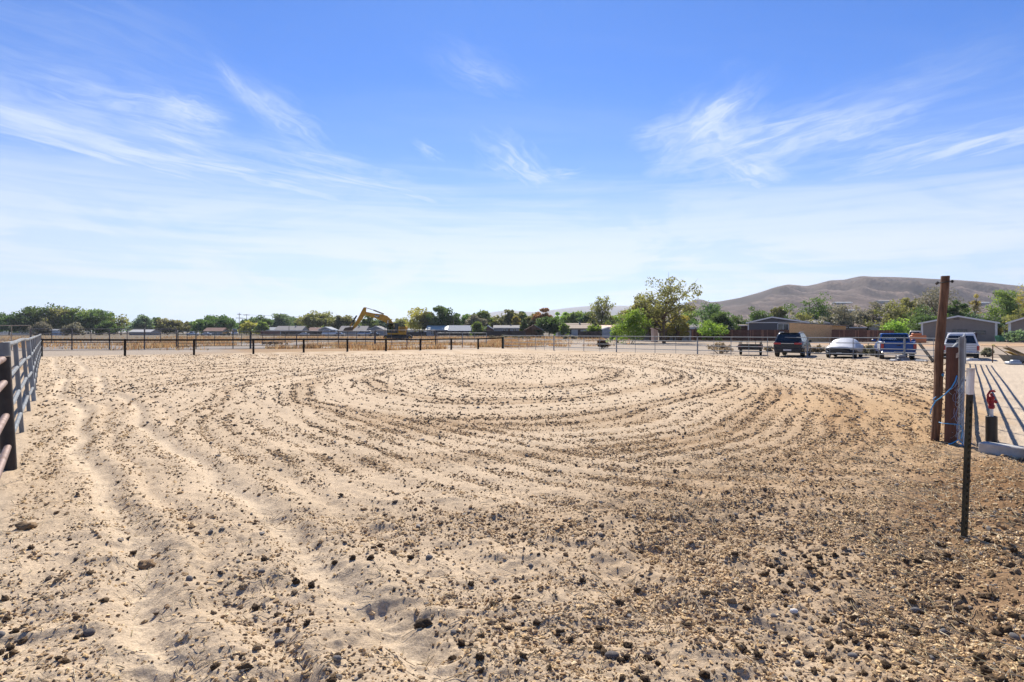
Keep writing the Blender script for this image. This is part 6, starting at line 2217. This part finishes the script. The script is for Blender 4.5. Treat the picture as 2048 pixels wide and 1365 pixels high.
MB().box(cx0 + .15, cx0 + (cx1 - cx0) * .57, -1.345, -1.33, zc0 + .36, zc1 - .13).build('side_window', gm_, cab)
# boom, stick and bucket, drawn in the plane of the machine
boom = [E(783, 667), E(790, 660), E(787, 648), E(782.5, 640), E(775, 632.5), E(765, 629), E(748, 627.3), E(734, 624.3), E(731.2, 627.8), E(733, 631.4), E(748, 635.8), E(764, 642), E(771, 645), E(775.5, 650)]
MB().prism(boom, 'y', -.16, .36).build('boom', YEL, ex)
stick = [E(729, 615.2), E(733.6, 615.6), E(733, 627), E(726, 639), E(714.5, 654), E(707, 660.5), E(704.5, 658.5), E(713, 645.5), E(721.5, 629), E(725.5, 621)]
MB().prism(stick, 'y', -.06, .26).build('stick', YEL, ex)
bk = [E(709.5, 654.5), E(706.5, 662), E(699, 664.2), E(692, 662.5), E(690.5, 659), E(694, 656), E(700, 655)]
bo = MB().prism(bk, 'y', -.55, .75).build('bucket', mat('bucket_steel', (0.12, 0.085, 0.06), 0.6, 0.4, 0.3, 5), ex)
for k in range(5):
    y = -.5 + .28 * k
    MB().bar((*E(692, 662.3)[:1], y, E(692, 662.3)[1]), (E(689, 660.5)[0], y, E(689, 660.5)[1]), .1, .08).build('tooth', DRK, bo)


def e3(px, py, y=0.1):
    q = E(px, py)
    return (q[0], y, q[1])


MB().tube([e3(768, 628.5), e3(748, 620.8)], .16, 8).build('stick_cylinder', DRK, ex, smooth=True)
MB().tube([e3(749, 621.0), e3(733, 616.2)],   .07, 8).build('cylinder_rod', mat('dull_steel', (0.10, 0.10, 0.10), 0.7, 0.0, 0.1, 6, spec=0.1), ex, smooth=True)
MB().tube([e3(706.5, 645.5), e3(715, 631.8)], .17, 8).build('bucket_cylinder', DRK, ex, smooth=True)
MB().tube([e3(706.5, 645.5), e3(703.5, 651.5), e3(701, 656.5)], [.08, .12, .1], 8).build('linkage', YEL, ex, smooth=True)
for y in (-.34, .54):
    MB().tube([e3(776, 651, y), e3(777, 641, y)], .13, 8).build('boom_cylinder', DRK if y > 0 else CHROME, ex, smooth=True)
# mark on the boom
c0 = E(755.2, 632.0)
MB().prism([(c0[0] - .52, c0[1] - .26), (c0[0] + .50, c0[1] - .46), (c0[0] + .50, c0[1] + .12), (c0[0] - .52, c0[1] + .26)], 'y', -.172, -.162).build('badge', DRK, ex)
text_mesh('CAT', 0.50, mat('badge_white', (0.75, 0.75, 0.73), 0.5), 'lettering', ex, Matrix.Translation((c0[0] - .03, -.176, c0[1] - .07)) @ Matrix.Rotation(PI / 2, 4, 'X') @ Matrix.Rotation(-0.17, 4, 'Z'))
MB().prism([(c0[0] - .28, c0[1] - .27), (c0[0] + .22, c0[1] - .36), (c0[0] - .03, c0[1] - .08)], 'y', -.1735, -.1725).build('badge_triangle', mat('badge_yellow', (0.70, 0.48, 0.04), 0.5), ex)

# driver in a hi-vis vest
px0 = Vector((E(785.5, 0)[0] + ex.location.x, D - .84, 0))
pb = bpy.data.meshes.new('person')
pv = [(0, 0, 2.12), (0, -.02, 2.38), (0, 0, 2.62), (0, 0, 2.72), (-.02, 0, 2.80), (-.03, 0, 2.90),
      (.02, -.20, 2.60), (-.10, -.27, 2.36), (-.36, -.22, 2.30), (.02, .20, 2.60), (-.10, .27, 2.36), (-.36, .22, 2.30),
      (-.05, -.10, 2.10), (-.45, -.13, 2.12), (-.48, -.13, 1.70), (-.05, .10, 2.10), (-.45, .13, 2.12), (-.48, .13, 1.70), (-.60, -.13, 1.66), (-.60, .13, 1.66)]
pe = [(0, 1), (1, 2), (2, 3), (3, 4), (4, 5), (2, 6), (6, 7), (7, 8), (2, 9), (9, 10), (10, 11), (0, 12), (12, 13), (13, 14), (0, 15), (15, 16), (16, 17), (14, 18), (17, 19)]
pr_ = [.15, .145, .13, .06, .10, .085, .07, .05, .04, .07, .05, .04, .09, .075, .05, .09, .075, .05, .045, .045]
pb.from_pydata(pv, pe, [])
po2 = bpy.data.objects.new('person', pb)
COL.objects.link(po2)
sk = po2.modifiers.new('skin', 'SKIN')
for d_, r in zip(pb.skin_vertices[0].data, pr_):
    d_.radius = (r, r)
pb.skin_vertices[0].data[0].use_root = True
sb = po2.modifiers.new('smooth', 'SUBSURF')
sb.levels = sb.render_levels = 1
pb.materials.append(mat('work_clothes', (0.09, 0.085, 0.09), 0.8))
po2.location = px0
tag(po2, 'seated driver in a bright green vest inside the excavator cab', 'person')
MB().lathe([(.17, 2.20), (.185, 2.35), (.18, 2.52), (.12, 2.66)], 12, Matrix.Scale(0.95, 4, (1, 0, 0))).build('vest', mat('hi_vis_green', (0.30, 0.55, 0.05), 0.6), po2, smooth=True)
# ------------------------------------------------------------------ air
hz = MB().box(-9800, 9800, -1500, 9600, -6, 430).build('haze', None)
hm = bpy.data.materials.new('haze')
hm.use_nodes = True
ht = hm.node_tree
for n_ in list(ht.nodes):
    ht.nodes.remove(n_)
pv_ = ht.nodes.new('ShaderNodeVolumePrincipled')
pv_.inputs['Color'].default_value = (0.80, 0.88, 1.0, 1)
pv_.inputs['Density'].default_value = 8.5e-5
pv_.inputs['Anisotropy'].default_value = 0.35
oo = ht.nodes.new('ShaderNodeOutputMaterial')
ht.links.new(pv_.outputs[0], oo.inputs['Volume'])
hz.data.materials.append(hm)
tag(hz, 'thin blue haze over the plain and hills', 'haze', kind='stuff')
